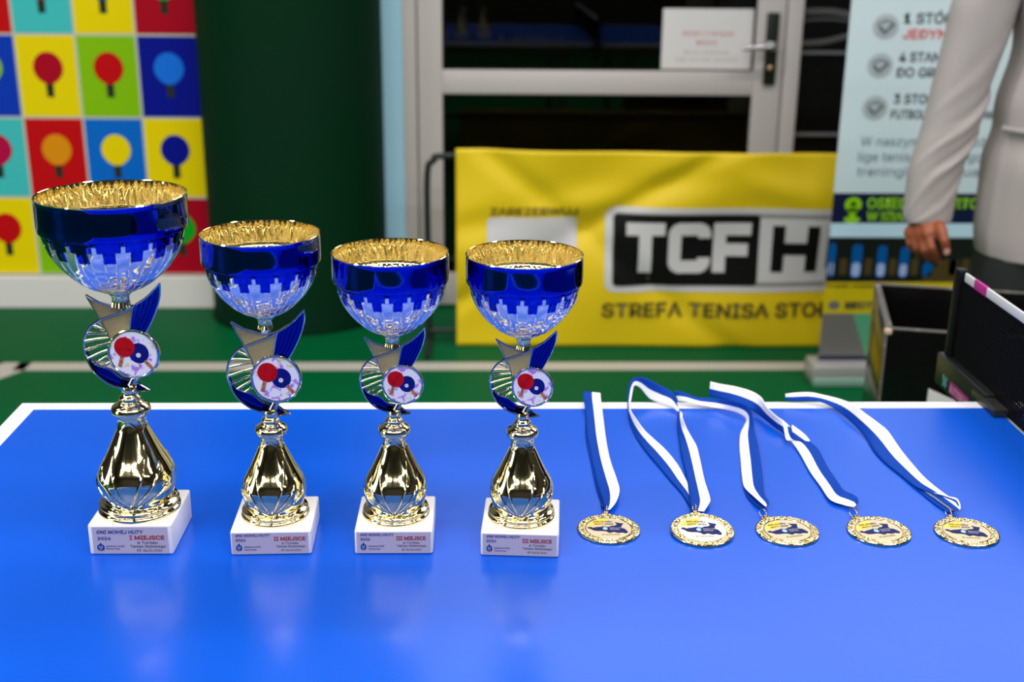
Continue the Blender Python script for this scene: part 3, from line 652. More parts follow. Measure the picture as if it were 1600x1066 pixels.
def splatter(m):
    nt = m.node_tree; b = nt.nodes['Principled BSDF']; b.inputs['Roughness'].default_value = 0.4; b.inputs['Specular IOR Level'].default_value = 0.2
    tc = nt.nodes.new('ShaderNodeTexCoord'); prev = (0.83, 0.82, 0.88, 1); sock = None
    for sc_, col_, lo, hi, off in ((160, (0.72, 0.66, 0.30), 0.58, 0.63, 0), (150, (0.50, 0.72, 0.20), 0.64, 0.68, 3), (130, (0.45, 0.22, 0.70), 0.56, 0.62, 8), (700, (0.22, 0.05, 0.45), 0.70, 0.73, 2)):
        mp = nt.nodes.new('ShaderNodeMapping'); mp.inputs['Location'].default_value = (off, off*0.3, off)
        n = nt.nodes.new('ShaderNodeTexNoise'); n.inputs['Scale'].default_value = sc_; n.inputs['Detail'].default_value = 4
        r = nt.nodes.new('ShaderNodeValToRGB'); r.color_ramp.elements[0].position = lo; r.color_ramp.elements[1].position = hi
        mx = nt.nodes.new('ShaderNodeMix'); mx.data_type = 'RGBA'
        nt.links.new(tc.outputs['Object'], mp.inputs[0]); nt.links.new(mp.outputs[0], n.inputs['Vector']); nt.links.new(n.outputs['Fac'], r.inputs[0]); nt.links.new(r.outputs[0], mx.inputs['Factor'])
        if sock: nt.links.new(sock, mx.inputs['A'])
        else: mx.inputs['A'].default_value = prev
        mx.inputs['B'].default_value = (*col_, 1); sock = mx.outputs['Result']
    nt.links.new(sock, b.inputs['Base Color'])
splatter(DISC_W)
RUB_R = mat('red_bat_print', (0.50, 0.003, 0.006), 0.4, spec=0.15, noise=(220, (0.30, 0.002, 0.004), 0.5, 0.7)); RUB_B = mat('blue_bat_print', (0.003, 0.008, 0.17), 0.4, spec=0.15, noise=(200, (0.005, 0.02, 0.32), 0.55, 0.75))
WOODP = mat('wood_handle_print', (0.55, 0.20, 0.07), 0.4, noise=(300, (0.25, 0.07, 0.03), 0.45, 0.6)); BALLP = mat('ball_print', (0.75, 0.70, 0.78), 0.4); DKP = mat('dark_print', (0.03, 0.01, 0.02), 0.4)
EDGE = mat('polished_rim_plate', (0.66, 0.68, 0.60), 0.12, 1)
LATT = mat('dark_gold_lattice', (0.90, 0.76, 0.42), 0.22, 0.7)
CRB = mat('blue_anodised_relief', (0.002, 0.018, 0.26), 0.10, 1, coat=0.15)
def build_emblem(root, z, s, rz_=0.0):
    DC = (DC0[0]+(3.4 if s < 0.9 else 0.0), DC0[1]+0.6)
    k = s*0.001; cs, sn = math.cos(rz_), math.sin(rz_)
    def fr_e(u, v, d):
        x, y = u*k, -0.000+d*k; return Vector((x*cs-y*sn, x*sn+y*cs, z+v*k))
    bm = bmesh.new()
    for P, r in ((RIM_TOP, 1.0), (RIM_SW, 1.35), (RIM_R, 1.0), (RIM_L, 0.8), (RIM_M, 0.7), (RIM_B, 0.8)):
        pts = [fr_e(p.x, p.y, -1.4) for p in crom([(a, b, 0) for a, b in P], 5)]
        tube(bm, pts, r*k, 8)
    prism(bm, PANEL, 0.2, 2.6, fr_e, 1)
    # neck block that carries the relief
    tube(bm, [fr_e(2.0, -2.5, 0.5), fr_e(2.5, 2, 0.5), fr_e(6, 12, 1.0), fr_e(10, 20, 1.4)], [6.5*k, 6.5*k, 4*k, 4*k], 16)
    tube(bm, [fr_e(0, 80, 3.4), fr_e(0, 89, 3.4), fr_e(0, 93, 2.0), fr_e(0, 99, 1.0)], [3.2*k, 3.4*k, 5.0*k, 7.0*k], 20)
    eo = mk('emblem', bm, [EDGE, mat('dark_recess', (0.10, 0.075, 0.03), 0.4, 0.6)], root, smooth=40)
    bm = bmesh.new(); P = 2.2
    i0 = int(min(p[0] for p in PANEL)/P)-1; i1 = int(max(p[0] for p in PANEL)/P)+1; j0 = int(min(p[1] for p in PANEL)/P)-1; j1 = int(max(p[1] for p in PANEL)/P)+1
    for j in range(j0*2, j1*2):
        for i in range(i0, i1):
            x, y = (i+0.5*(j % 2))*P, j*P*0.5
            if inside(PANEL, x, y):
                c0 = bm.verts.new(fr_e(x, y, -0.7)); q_ = [bm.verts.new(fr_e(x+a*P*0.43, y+b*P*0.43, 0.19)) for a, b in ((1, 0), (0, 1), (-1, 0), (0, -1))]
                for m in range(4): bm.faces.new((c0, q_[m], q_[(m+1) % 4]))
    mk('lattice_panel', bm, LATT, eo, smooth=False)
    for nm, poly, arcs in (('blue_wing', WING, [[em(*p) for p in a] for a in (((540, 525), (528, 580), (508, 630), (485, 680)), ((518, 542), (505, 590), (488, 635), (465, 683)), ((494, 560), (484, 600), (470, 640), (452, 685)), ((472, 572), (464, 605), (455, 640), (443, 680)))]),
                           ('blue_crescent', CRES, [[em(*p) for p in a] for a in (((262, 806), (305, 845), (360, 872), (430, 900), (500, 915)), ((255, 800), (295, 855), (350, 886), (420, 908)), ((285, 822), (330, 848), (385, 875), (450, 896)))])):
        bm = bmesh.new(); prism(bm, poly, -0.1, 2.6, fr_e)
        for A in arcs: tube(bm, [fr_e(p.x, p.y, -0.1) for p in crom([(a, b, 0) for a, b in A], 5)], 0.85*k, 8)
        mk(nm, bm, CRB, eo, smooth=40)
    for a, b in SPOKES:
        bm = bmesh.new(); m = ((a[0]+b[0])/2, (a[1]+b[1])/2+0.5)
        tube(bm, [fr_e(*a, -1.0), fr_e(*m, -0.2), fr_e(*b, 0.4)], [1.9*k, 1.6*k, 1.2*k], 8); mk('spoke', bm, GOLD, eo, smooth=50)
    # medallion
    def md(r, d): return [(DC[0]+r*math.cos(2*PI*q/56), DC[1]+r*math.sin(2*PI*q/56), d) for q in range(56)]
    prof_ = [(22, 2.6), (26.8, 2.2), (27.4, 0.0), (27.2, -2.6), (26.2, -3.6), (25.0, -3.7), (24.3, -3.0), (24.0, -2.7), (0.01, -2.7)]
    bm = bmesh.new(); rg = [[bm.verts.new(fr_e(*p)) for p in md(r, d)] for r, d in prof_]
    for j in range(len(rg)-1):
        for q in range(56):
            f = bm.faces.new((rg[j][q], rg[j][(q+1) % 56], rg[j+1][(q+1) % 56], rg[j+1][q]))
    bm.faces.new(rg[0]); bmesh.ops.remove_doubles(bm, verts=bm.verts, dist=1e-6); bmesh.ops.recalc_face_normals(bm, faces=bm.faces)
    mo = mk('medallion', bm, EDGE, root, smooth=35)
    bm = bmesh.new(); prism(bm, [(DC[0]+23.9*math.cos(2*PI*q/56), DC[1]+23.9*math.sin(2*PI*q/56)) for q in range(56)], -3.0, -2.7, fr_e); mk('printed_disc', bm, DISC_W, mo, smooth=False)
    def pt(px_, py_): return (DC[0]+(px_-625)*0.0600, DC[1]-(py_-565)*0.0640)   # from the close view of the print
    def bat(cx, cy, rx_, ry_, hx, hy, ex, ey, hw, m_):
        bm = bmesh.new()
        c_ = pt(cx, cy); e1 = pt(hx, hy); e2 = pt(ex, ey); dx_, dy_ = e2[0]-e1[0], e2[1]-e1[1]; l_ = math.hypot(dx_, dy_); nx_, ny_ = -dy_/l_*hw, dx_/l_*hw
        lo = 0.0 if m_ is RUB_B else 0.25
        prism(bm, [(e1[0]-nx_*1.9-dx_*0.22, e1[1]-ny_*1.9-dy_*0.22), (e1[0]+nx_*1.9-dx_*0.22, e1[1]+ny_*1.9-dy_*0.22), (e1[0]+nx_+dx_*0.1, e1[1]+ny_+dy_*0.1), (e1[0]-nx_+dx_*0.1, e1[1]-ny_+dy_*0.1)], -3.10-lo, -3.0, fr_e, 2)
        prism(bm, [(e1[0]-nx_, e1[1]-ny_), (e1[0]+nx_, e1[1]+ny_), (e2[0]+nx_*1.1, e2[1]+ny_*1.1), (e2[0]-nx_*1.1, e2[1]-ny_*1.1)], -3.22-lo, -3.0, fr_e, 1)
        prism(bm, ell(c_[0], c_[1], rx_*0.0615, ry_*0.066, 36), -3.16-lo, -3.0, fr_e, 0)
        return bm
    mk('blue_bat_print', bat(720, 545, 168, 168, 812, 672, 945, 822, 1.7, RUB_B), [RUB_B, WOODP, DKP], mo, smooth=False)
    bm = bmesh.new(); c_ = pt(712, 578); prism(bm, ell(c_[0], c_[1], 2.5, 2.5, 24), -3.5, -3.1, fr_e); mk('ball_print', bm, BALLP, mo, smooth=False)
    mk('red_bat_print', bat(482, 440, 172, 165, 432, 595, 372, 775, 1.9, RUB_R), [RUB_R, WOODP, DKP], mo, smooth=False)
def crest(bm, cx, cz, w_, h_, f):
    for P in ([(-0.5, -0.1), (-0.42, -0.35), (0, -0.5), (0.42, -0.35), (0.5, -0.1), (0.42, 0.18), (0.2, 0.24), (0, 0.5), (-0.2, 0.24), (-0.42, 0.18)],):
        prism(bm, [(cx+a*w_, cz+b*h_) for a, b in P], -0.0003, 0, f, 0)
    for a in (-0.24, 0.06): prism(bm, [(cx+a*w_, cz-0.18*h_), (cx+(a+0.18)*w_, cz-0.18*h_), (cx+(a+0.18)*w_, cz+0.10*h_), (cx+a*w_, cz+0.10*h_)], -0.0005, 0, f, 1)
    prism(bm, ell(cx, cz-0.30*h_, 0.12*w_, 0.08*h_, 14), -0.0005, 0, f, 1)
def build_trophy(x, yf, rz_, bw, bd, bh, sp_r, sp_z, s_em, bowl_z, sr, sh, place, lay, label, erot=0.0, ew=0.0):
    """x, yf: middle of the front edge on the table; the rest are sizes in metres or factors"""
    R = Matrix.Rotation(rz_, 4, 'Z'); c_ = Vector((x, yf, 0))+R @ Vector((0, bd/2, 0))
    t = thing('trophy_cup', label, 'trophy', (c_.x, c_.y, TOP), rz_, 'trophies lined up on the blue table')
    bm = bmesh.new(); box(bm, (0, 0, bh/2), (bw, bd, bh), 0.0022, seg=3); bs = mk('marble_base', bm, MARBLE, t, smooth=40)
    f = front(-bd/2)
    pw = bw*lay['w']; px0, px1 = -pw/2+lay['dx']*bw, pw/2+lay['dx']*bw; pz1, pz0 = bh*lay['t'], bh*lay['b']
    bm = bmesh.new(); prism(bm, [(px0, pz0), (px1, pz0), (px1, pz1), (px0, pz1)], -0.0006, 0.0002, f); pl = mk('plaque', bm, PLAQUE, t, smooth=False)
    f2 = front(-bd/2-0.0006)
    def L(nm, s_, u0, u1, v0, v1, m_, bold=0.0, shear=0.0):
        text(nm, s_, px0+(px1-px0)*u0, px0+(px1-px0)*u1, pz1-(pz1-pz0)*v1, (pz1-pz0)*(v1-v0), f2, m_, pl, bold=bold, shear=shear, lift=0.00025)
    y = lay['rows']
    L('title_lettering', 'DNI NOWEJ HUTY', y[0][0], y[0][1], y[0][2], y[0][3], INK_BLUE, 0.028, 0.2)
    L('year_lettering', '2026', y[1][0], y[1][1], y[1][2], y[1][3], INK_BLUE, 0.03)
    L('place_lettering', place+' MIEJSCE', y[2][0], y[2][1], y[2][2], y[2][3], INK_RED, 0.03)
    L('small_lettering', 'w Turnieju', *y[3], INK_BLACK, 0.008); L('small_lettering', 'Tenisa Stołowego', *y[4], INK_BLACK, 0.008); L('small_lettering', '13-14.06.2026', *y[5], INK_BLACK, 0.005)
    L('small_lettering', 'Dzielnica XVIII', *y[7], INK_BLUE, 0.02); L('small_lettering', 'Nowa Huta', *y[8], INK_BLUE, 0.02)
    a, b, c0, d0 = y[6]; bm = bmesh.new()
    crest(bm, px0+(px1-px0)*(a+b)/2, pz1-(pz1-pz0)*(c0+d0)/2, (px1-px0)*(b-a), (pz1-pz0)*(d0-c0), f2); mk('crest_print', bm, [INK_BLUE, mat('pale_crest_ink', (0.25, 0.32, 0.48), 0.5)], pl, smooth=False)
    # pedestal
    bm = bmesh.new(); lo_ = PED[:10]; hi_ = refine(PED[9:], 9)
    lathe(bm, [(r*sp_r, bh+h*sp_z) for r, h in refine(lo_, 3)[:-1]+hi_], 480, disp=lambda a, z, r: ped_disp(a, (z-bh)/sp_z, r/sp_r)*sp_r)
    mk('pedestal', bm, GOLD, t, smooth=55)
    bm = bmesh.new(); lathe(bm, [(r*sp_r, bh+h*sp_z) for r, h in refine(KNOB, 4)], 72); kn = mk('knob', bm, GOLD, t, smooth=50)
    for v in kn.data.vertices:
        pass
    build_emblem(t, bh+0.1205*sp_z-0.0055*s_em, s_em, erot)
    build_bowl('bowl', t, bowl_z, sr, sh)
    return t
LAY1 = dict(w=0.90, dx=0.0, t=0.93, b=0.05, rows=[(.06, .68, .11, .25), (.065, .24, .36, .48), (.49, .955, .31, .47), (.585, .86, .53, .63), (.49, .96, .67, .77), (.575, .91, .83, .92), (.05, .15, .58, .90), (.17, .41, .69, .745), (.17, .35, .785, .84)])
def lay2(dx_): return dict(w=0.945, dx=dx_, t=0.93, b=0.05, rows=[(.05, .505, .05, .17), (.05, .18, .26, .39), (.535, .935, .19, .37), (.625, .85, .44, .54), (.54, .94, .59, .69), (.61, .87, .78, .87), (.05, .13, .47, .85), (.16, .37, .62, .69), (.16, .315, .75, .82)])
def lay2b(dx_):
    l = lay2(dx_); l['rows'][2] = (.55, .965, .19, .37); l['rows'][3] = (.65, .87, .44, .54); l['rows'][4] = (.575, .96, .59, .69); l['rows'][5] = (.64, .90, .78, .87); return l
build_trophy(0.2700, -0.4450, math.radians(-0.5), 0.0880, 0.0880, 0.0350, 1.185, 1.165, 1.0, 0.2770, 1.235, 1.155, 'I', LAY1, 'tallest gold and blue trophy cup, first place plaque, leftmost on the table')
build_trophy(0.4178, -0.4467, math.radians(1.2), 0.0850, 0.0850, 0.0280, 1.0, 1.005, 0.985, 0.2520, 1.005, 1.0, 'II', lay2b(-0.01), 'gold and blue trophy cup with second place plaque, second from the left')
build_trophy(0.5475, -0.4466, math.radians(-0.3), 0.0830, 0.0850, 0.0280, 1.0, 1.0, 0.82, 0.2325, 1.0, 1.0, 'III', lay2(0.0), 'gold and blue trophy cup with third place plaque, standing between two other cups')
build_trophy(0.6812, -0.4537, math.radians(-4.2), 0.0830, 0.0850, 0.0280, 1.0, 1.0, 0.82, 0.2325, 1.0, 1.0, 'III', lay2(0.0), 'gold and blue trophy cup with third place plaque, rightmost cup beside the medals')

# ================================================================= MEDALS
RIB_B = mat('blue_satin_ribbon', (0.002, 0.048, 0.36), 0.6, spec=0.1, bump=(1800, 0.15, 0.0004)); RIB_W = mat('white_satin_ribbon', (0.90, 0.90, 0.92), 0.42, bump=(1800, 0.1, 0.0004))
CREAM = mat('cream_print', (0.60, 0.52, 0.36), 0.4, spec=0.2); CREAM_GLARE = mat('glare_lit_cream_print', (0.86, 0.85, 0.78), 0.35, spec=0.3); SUN = mat('yellow_sun_print', (0.85, 0.62, 0.06), 0.4); NAVYP = mat('navy_map_print', (0.003, 0.008, 0.09), 0.4, spec=0.15)  # paler copy of the cream print: the tilted medal's glare painted in
RAYP = mat('pale_gold_ray_print', (0.80, 0.62, 0.22), 0.4); MED_G = mat('stamped_gold', (0.93, 0.76, 0.38), 0.12, 1); COPPER = mat('copper_ring_wire', (0.85, 0.55, 0.36), 0.2, 1)
MAPP = [(-.95,.08),(-.80,.14),(-.70,.05),(-.55,.10),(-.35,.14),(-.20,.20),(0,.12),(.12,.22),(.28,.24),(.40,.34),(.33,.58),(.52,.50),(.70,.44),(.62,.28),(.56,.10),(.72,-.08),(.82,-.36),(.74,-.50),(.55,-.42),(.38,-.46),(.20,-.36),(0,-.46),(-.14,-.30),(-.32,-.26),(-.50,-.26),(-.68,-.22),(-.78,-.08),(-.90,0)]
def ribbon(rows, name, parent, org, blue_left=True, n=7, under=None):
    """rows: (left edge point, right edge point) pairs in world space; the band is blue on one half and white on the other"""
    Ls = crom([r[0] for r in rows], n); Rs = crom([r[1] for r in rows], n); bm = bmesh.new(); K = 8; V = []
    for a, b in zip(Ls, Rs):
        V.append([bm.verts.new(a.lerp(b, k/K)-org) for k in range(K+1)])
    for i in range(len(V)-1):
        for k in range(K):
            f = bm.faces.new((V[i][k], V[i][k+1], V[i+1][k+1], V[i+1][k])); f.material_index = 0 if (k < K/2) == blue_left else 1
    o = mk(name, bm, [RIB_B, RIB_W], parent, smooth=70)
    s_ = o.modifiers.new('thickness', 'SOLIDIFY'); s_.thickness = 0.0005; s_.offset = 0
    return o
def medal(x, y, tab, drot, tilt, label, rows, blue_left=True, extra=None, bright=False):
    org = Vector((x, y, TOP)); t = thing('medal', label, 'medal', org, 0, 'gold medals with blue and white ribbons')
    Mt = Matrix.Translation((0, 0, 0.0)) @ Matrix.Rotation(tilt, 4, 'X')
    lift0 = 0.035*math.sin(tilt)
    def P(r, a, z): return Mt @ Vector((r*math.sin(a), r*math.cos(a), z))+Vector((0, 0, lift0))
    bm = bmesh.new(); N = 360
    prof_ = [(0.0005, 0.0), (0.0335, 0.0), (0.0347, 0.0006), (0.0350, 0.0016), (0.0346, 0.0026), (0.0336, 0.0030), (0.0325, 0.0027), (0.0315, 0.0027), (0.0300, 0.0029), (0.0285, 0.0028), (0.0272, 0.0025), (0.0266, 0.0024), (0.0263, 0.0029), (0.0256, 0.0029), (0.0252, 0.0023), (0.0005, 0.0023)]
    rg = []
    for r, z in prof_:
        ring = []
        for k in range(N):
            a = 2*PI*k/N; zz_ = z
            if 0.0268 < r < 0.0330:
                c_ = k//6; u = (k % 6)/6; d = hsh(c_, 1.7); sk = (r-0.03)*90*(1 if d > 0.5 else -1)
                zz_ += 0.0012*max(0, math.sin(PI*((u+sk) % 1)))**0.7*(0.3+0.4*hsh(c_, 5.1))-0.0004+0.0005*(hsh(k//3, round(r*1e4))-0.5)
            ring.append(bm.verts.new(P(r, a, zz_)))
        rg.append(ring)
    for j in range(len(rg)-1):
        for k in range(N): bm.faces.new((rg[j][k], rg[j+1][k], rg[j+1][(k+1) % N], rg[j][(k+1) % N]))
    bm.faces.new(rg[0]); bm.faces.new(rg[-1][::-1]); bmesh.ops.recalc_face_normals(bm, faces=bm.faces)
    a = tab; box(bm, P(0.0355, a, 0.0016), (0.011, 0.006, 0.0024), 0.0008, rot=Matrix.Rotation(-a, 3, 'Z'))
    body = mk('medal_disc', bm, MED_G, t, smooth=32)
    Mr = Matrix.Rotation(drot, 3, 'Z')
    def fp(u, v, d): q_ = Mr @ Vector((u, v, 0)); return Mt @ Vector((q_.x, q_.y, 0.0024-d))+Vector((0, 0, lift0))
    bm = bmesh.new(); prism(bm, ell(0, 0, 0.0251, 0.0251, 56), -0.0002, 0, fp, 0)
    R_ = 0.0251; sun = [(R_*0.96*math.cos(math.radians(q_)), R_*0.96*math.sin(math.radians(q_))) for q_ in range(88, 168, 6)]+[(-0.58*R_, 0.28*R_), (-0.32*R_, 0.30*R_), (-0.10*R_, 0.50*R_)]
    prism(bm, sun, -0.0003, -0.0001, fp, 1)
    for q_ in (-35, 20, 195, 215, 240, 262, 285, 310): 
        a1 = math.radians(q_); dx_, dy_ = math.cos(a1), math.sin(a1); w1 = 0.0004
        prism(bm, [(-0.30*R_+0.62*R_*dx_-w1*dy_, 0.35*R_*0+0.50*R_*dy_+w1*dx_), (-0.30*R_+0.62*R_*dx_+w1*dy_, 0.50*R_*dy_-w1*dx_), (-0.20*R_+0.78*R_*dx_+w1*dy_, 0.80*R_*dy_-w1*dx_), (-0.20*R_+0.78*R_*dx_-w1*dy_, 0.80*R_*dy_+w1*dx_)], -0.0003, -0.0001, fp, 2)
    mk('printed_face', bm, [CREAM_GLARE if bright else CREAM, SUN, RAYP], body, smooth=False)
    bm = bmesh.new(); prism(bm, [(u*R_, v*R_) for u, v in MAPP], -0.0004, -0.0002, fp, 0); mk('map_print', bm, NAVYP, body, smooth=False)
    bm = bmesh.new(); crest(bm, -0.16*R_, -0.02*R_, 0.0058, 0.0090, lambda u, v, d: fp(u, v, d-0.0004)); mk('crest_print', bm, [mat('pale_blue_crest_ink', (0.20, 0.42, 0.62), 0.5), mat('white_crest_ink', (0.7, 0.75, 0.8), 0.5)], body, smooth=False)
    def M(s_, u0, u1, v, c_, m_, l_, bold): text('lettering', s_, u0*R_, u1*R_, v*R_, c_*R_, lambda u, v_, d: fp(u, v_, d-l_), m_, body, bold=bold, lift=0.0001)
    M('DNI NOWEJ', -0.62, 0.22, 0.56, 0.15, INK_BLACK, 0.0003, 0.025); M('HUTY 2026', -0.60, 0.24, 0.33, 0.15, INK_BLACK, 0.0004, 0.025)
    M('Dzielnica XVIII', 0.05, 0.66, -0.03, 0.085, BALLP, 0.0004, 0.0); M('Nowa Huta', 0.05, 0.46, -0.17, 0.085, BALLP, 0.0004, 0.0)
    M('13-14.06.2026', -0.36, 0.42, -0.66, 0.12, INK_BLACK, 0.0003, 0.01)
    # wire ring through the tab
    c_ = P(0.0415, a, 0.0055); bm = bmesh.new()
    ux = Vector((math.sin(a), math.cos(a), 0)); uz = Vector((0.25*math.cos(a), -0.25*math.sin(a), 0.95))
    tube(bm, [c_+ux*0.0058*math.cos(q_)+uz*0.0042*math.sin(q_) for q_ in [2*PI*k/28 for k in range(28)]], 0.0006, 8, closed=True)
    lathe_c = P(0.0375, a, 0.0032); tube(bm, [lathe_c+Vector((-0.002*math.cos(a), 0.002*math.sin(a), 0)), lathe_c+Vector((0.002*math.cos(a), -0.002*math.sin(a), 0))], 0.0016, 10)
    mk('wire_ring', bm, COPPER, t, smooth=50)
    for r_, bl in ([(rows, blue_left)]+(extra or [])):
        W = []
        for row in r_:
            (lx, ly), (rx2, ry2), mode, v1, v2 = row
            if mode == 'z': W.append((atz(lx, ly, v1), atz(rx2, ry2, v2)))
            elif mode == 'y': W.append((aty(lx, ly, v1), aty(rx2, ry2, v2)))
        ribbon(W, 'ribbon', t, org, bl)
    return t
def c8(L_, R_, m, a, b): return ((880+L_[0]/3.553, 580+L_[1]/3.553), (880+R_[0]/3.553, 580+R_[1]/3.553), m, a, b)
def c1(L_, R_, m, a, b): return ((1100+L_[0]/3.2, 570+L_[1]/3.2), (1100+R_[0]/3.2, 570+R_[1]/3.2), m, a, b)
medal(0.7825, -0.3942, math.radians(1), 0, 0.0, 'leftmost gold medal of the row, its ribbon running straight back',
      [c8((113, 112), (207, 122), 'y', -0.004, -0.004), c8((113, 150), (210, 160), 'y', -0.022, -0.022), c8((120, 205), (216, 205), 'z', 0.006, 0.006), c8((126, 270), (224, 270), 'z', 0.003, 0.004), c8((132, 350), (233, 342), 'z', 0.004, 0.003), c8((146, 430), (245, 420), 'z', 0.002, 0.003), c8((164, 520), (264, 502), 'z', 0.003, 0.004), c8((184, 610), (298, 600), 'z', 0.004, 0.007), c8((205, 680), (313, 660), 'z', 0.004, 0.009), c8((224, 735), (296, 722), 'z', 0.005, 0.008), c8((232, 775), (262, 768), 'z', 0.006, 0.006)],
      extra=[([c8((116, 160), (200, 160), 'y', -0.018, -0.018), c8((122, 240), (210, 240), 'z', 0.002, 0.002), c8((124, 370), (215, 355), 'z', 0.0012, 0.0012), c8((150, 500), (240, 500), 'z', 0.0012, 0.0012), c8((180, 640), (270, 620), 'z', 0.0015, 0.002), c8((205, 715), (270, 705), 'z', 0.002, 0.003), c8((212, 750), (250, 770), 'z', 0.003, 0.005)], True)])
medal(0.8855, -0.4020, math.radians(-3), math.radians(-1), math.radians(4.0), 'gold medal with a face painted paler for glare and open looped ribbon, beside leftmost medal',
      [c8((712, 772), (782, 780), 'z', 0.006, 0.006), c8((706, 745), (810, 735), 'z', 0.006, 0.007), c8((700, 695), (816, 705), 'z', 0.005, 0.008), c8((688, 600), (785, 605), 'z', 0.004, 0.006), c8((668, 510), (762, 500), 'z', 0.004, 0.005), c8((652, 440), (742, 420), 'z', 0.004, 0.007), c8((642, 370), (712, 365), 'z', 0.003, 0.010), c8((632, 310), (684, 315), 'z', 0.003, 0.012), c8((634, 262), (664, 262), 'z', 0.003, 0.016), c8((636, 205), (662, 236), 'y', -0.034, -0.052)],
      extra=[([c8((648, 238), (628, 165), 'y', -0.052, -0.030), c8((600, 200), (604, 115), 'y', -0.030, -0.014), c8((540, 178), (540, 80), 'y', -0.016, -0.006), c8((480, 152), (478, 48), 'y', -0.010, -0.004), c8((430, 95), (432, 34), 'y', -0.004, -0.002), c8((396, 80), (395, 38), 'y', -0.004, 0.002), c8((386, 110), (366, 74), 'y', -0.006, -0.002), c8((380, 140), (358, 130), 'y', -0.012, -0.008), c8((372, 185), (356, 180), 'y', -0.022, -0.018)], False),
             ([c8((356, 175), (371, 180), 'y', -0.020, -0.024), c8((358, 230), (378, 222), 'z', 0.003, 0.013), c8((366, 285), (412, 275), 'z', 0.002, 0.015), c8((392, 345), (452, 328), 'z', 0.002, 0.012), c8((430, 405), (502, 375), 'z', 0.002, 0.009), c8((480, 470), (572, 440), 'z', 0.002, 0.006), c8((540, 540), (636, 520), 'z', 0.002, 0.004), c8((600, 612), (680, 600), 'z', 0.002, 0.003), c8((660, 680), (715, 660), 'z', 0.002, 0.002), c8((712, 760), (740, 740), 'z', 0.003, 0.002)], True)], bright=True)
medal(0.9811, -0.4008, math.radians(-28), math.radians(14), 0.0, 'middle gold medal of five, ribbon bending left at the far table edge',
      [c8((640, 168), (612, 106), 'y', -0.012, -0.006), c8((690, 172), (665, 116), 'y', -0.020, -0.008), c8((770, 190), (745, 145), 'y', -0.028, -0.014), c8((850, 205), (840, 150), 'y', -0.032, -0.018), c8((930, 222), (940, 165), 'z', 0.004, 0.020), c8((990, 245), (1010, 185), 'z', 0.003, 0.020), c8((1015, 270), (1045, 225), 'z', 0.003, 0.018), c8((1005, 300), (1058, 290), 'z', 0.003, 0.012), c8((984, 345), (1066, 345), 'z', 0.003, 0.008), c8((978, 410), (1080, 400), 'z', 0.002, 0.006), c8((984, 490), (1095, 485), 'z', 0.002, 0.006), c8((992, 580), (1106, 575), 'z', 0.003, 0.006), c8((1006, 645), (1112, 640), 'z', 0.004, 0.006), c8((1062, 700), (1120, 690), 'z', 0.008, 0.008), c8((1105, 738), (1142, 725), 'z', 0.008, 0.008), c8((1122, 752), (1138, 748), 'z', 0.007, 0.007)], blue_left=False,
      extra=[([c8((1006, 640), (1050, 640), 'z', 0.0012, 0.0012), c8((1016, 690), (1090, 670), 'z', 0.0015, 0.003), c8((1060, 740), (1110, 705), 'z', 0.0015, 0.004), c8((1105, 770), (1138, 735), 'z', 0.002, 0.005)], True)])
medal(1.0836, -0.4018, math.radians(-26), math.radians(14), 0.0, 'second gold medal from the right, its ribbon twisting once halfway',
      [c1((24, 156), (32, 84), 'y', -0.012, -0.008), c1((70, 166), (82, 96), 'y', -0.018, -0.010), c1((140, 185), (160, 110), 'y', -0.030, -0.016), c1((210, 215), (235, 132), 'y', -0.045, -0.022), c1((262, 242), (285, 162), 'z', 0.004, 0.026), c1((310, 278), (318, 215), 'z', 0.003, 0.024), c1((352, 312), (365, 258), 'z', 0.002, 0.020), c1((392, 340), (400, 282), 'z', 0.002, 0.016), c1((412, 378), (430, 310), 'z', 0.002, 0.010)], blue_left=True,
      extra=[([c1((394, 290), (440, 320), 'z', 0.012, 0.014), c1((402, 340), (446, 350), 'z', 0.008, 0.012), c1((412, 376), (470, 372), 'z', 0.006, 0.009), c1((440, 388), (530, 388), 'z', 0.004, 0.007), c1((480, 445), (575, 430), 'z', 0.003, 0.005), c1((530, 535), (620, 515), 'z', 0.003, 0.005), c1((580, 605), (668, 585), 'z', 0.003, 0.006), c1((630, 675), (700, 628), 'z', 0.004, 0.009), c1((700, 702), (745, 650), 'z', 0.004, 0.009), c1((735, 710), (768, 668), 'z', 0.005, 0.009), c1((750, 712), (772, 690), 'z', 0.006, 0.009)], False),
             ([c1((430, 360), (440, 300), 'z', 0.0012, 0.0012), c1((460, 380), (500, 345), 'z', 0.0012, 0.0015), c1((500, 395), (530, 380), 'z', 0.001, 0.0015)], True)])
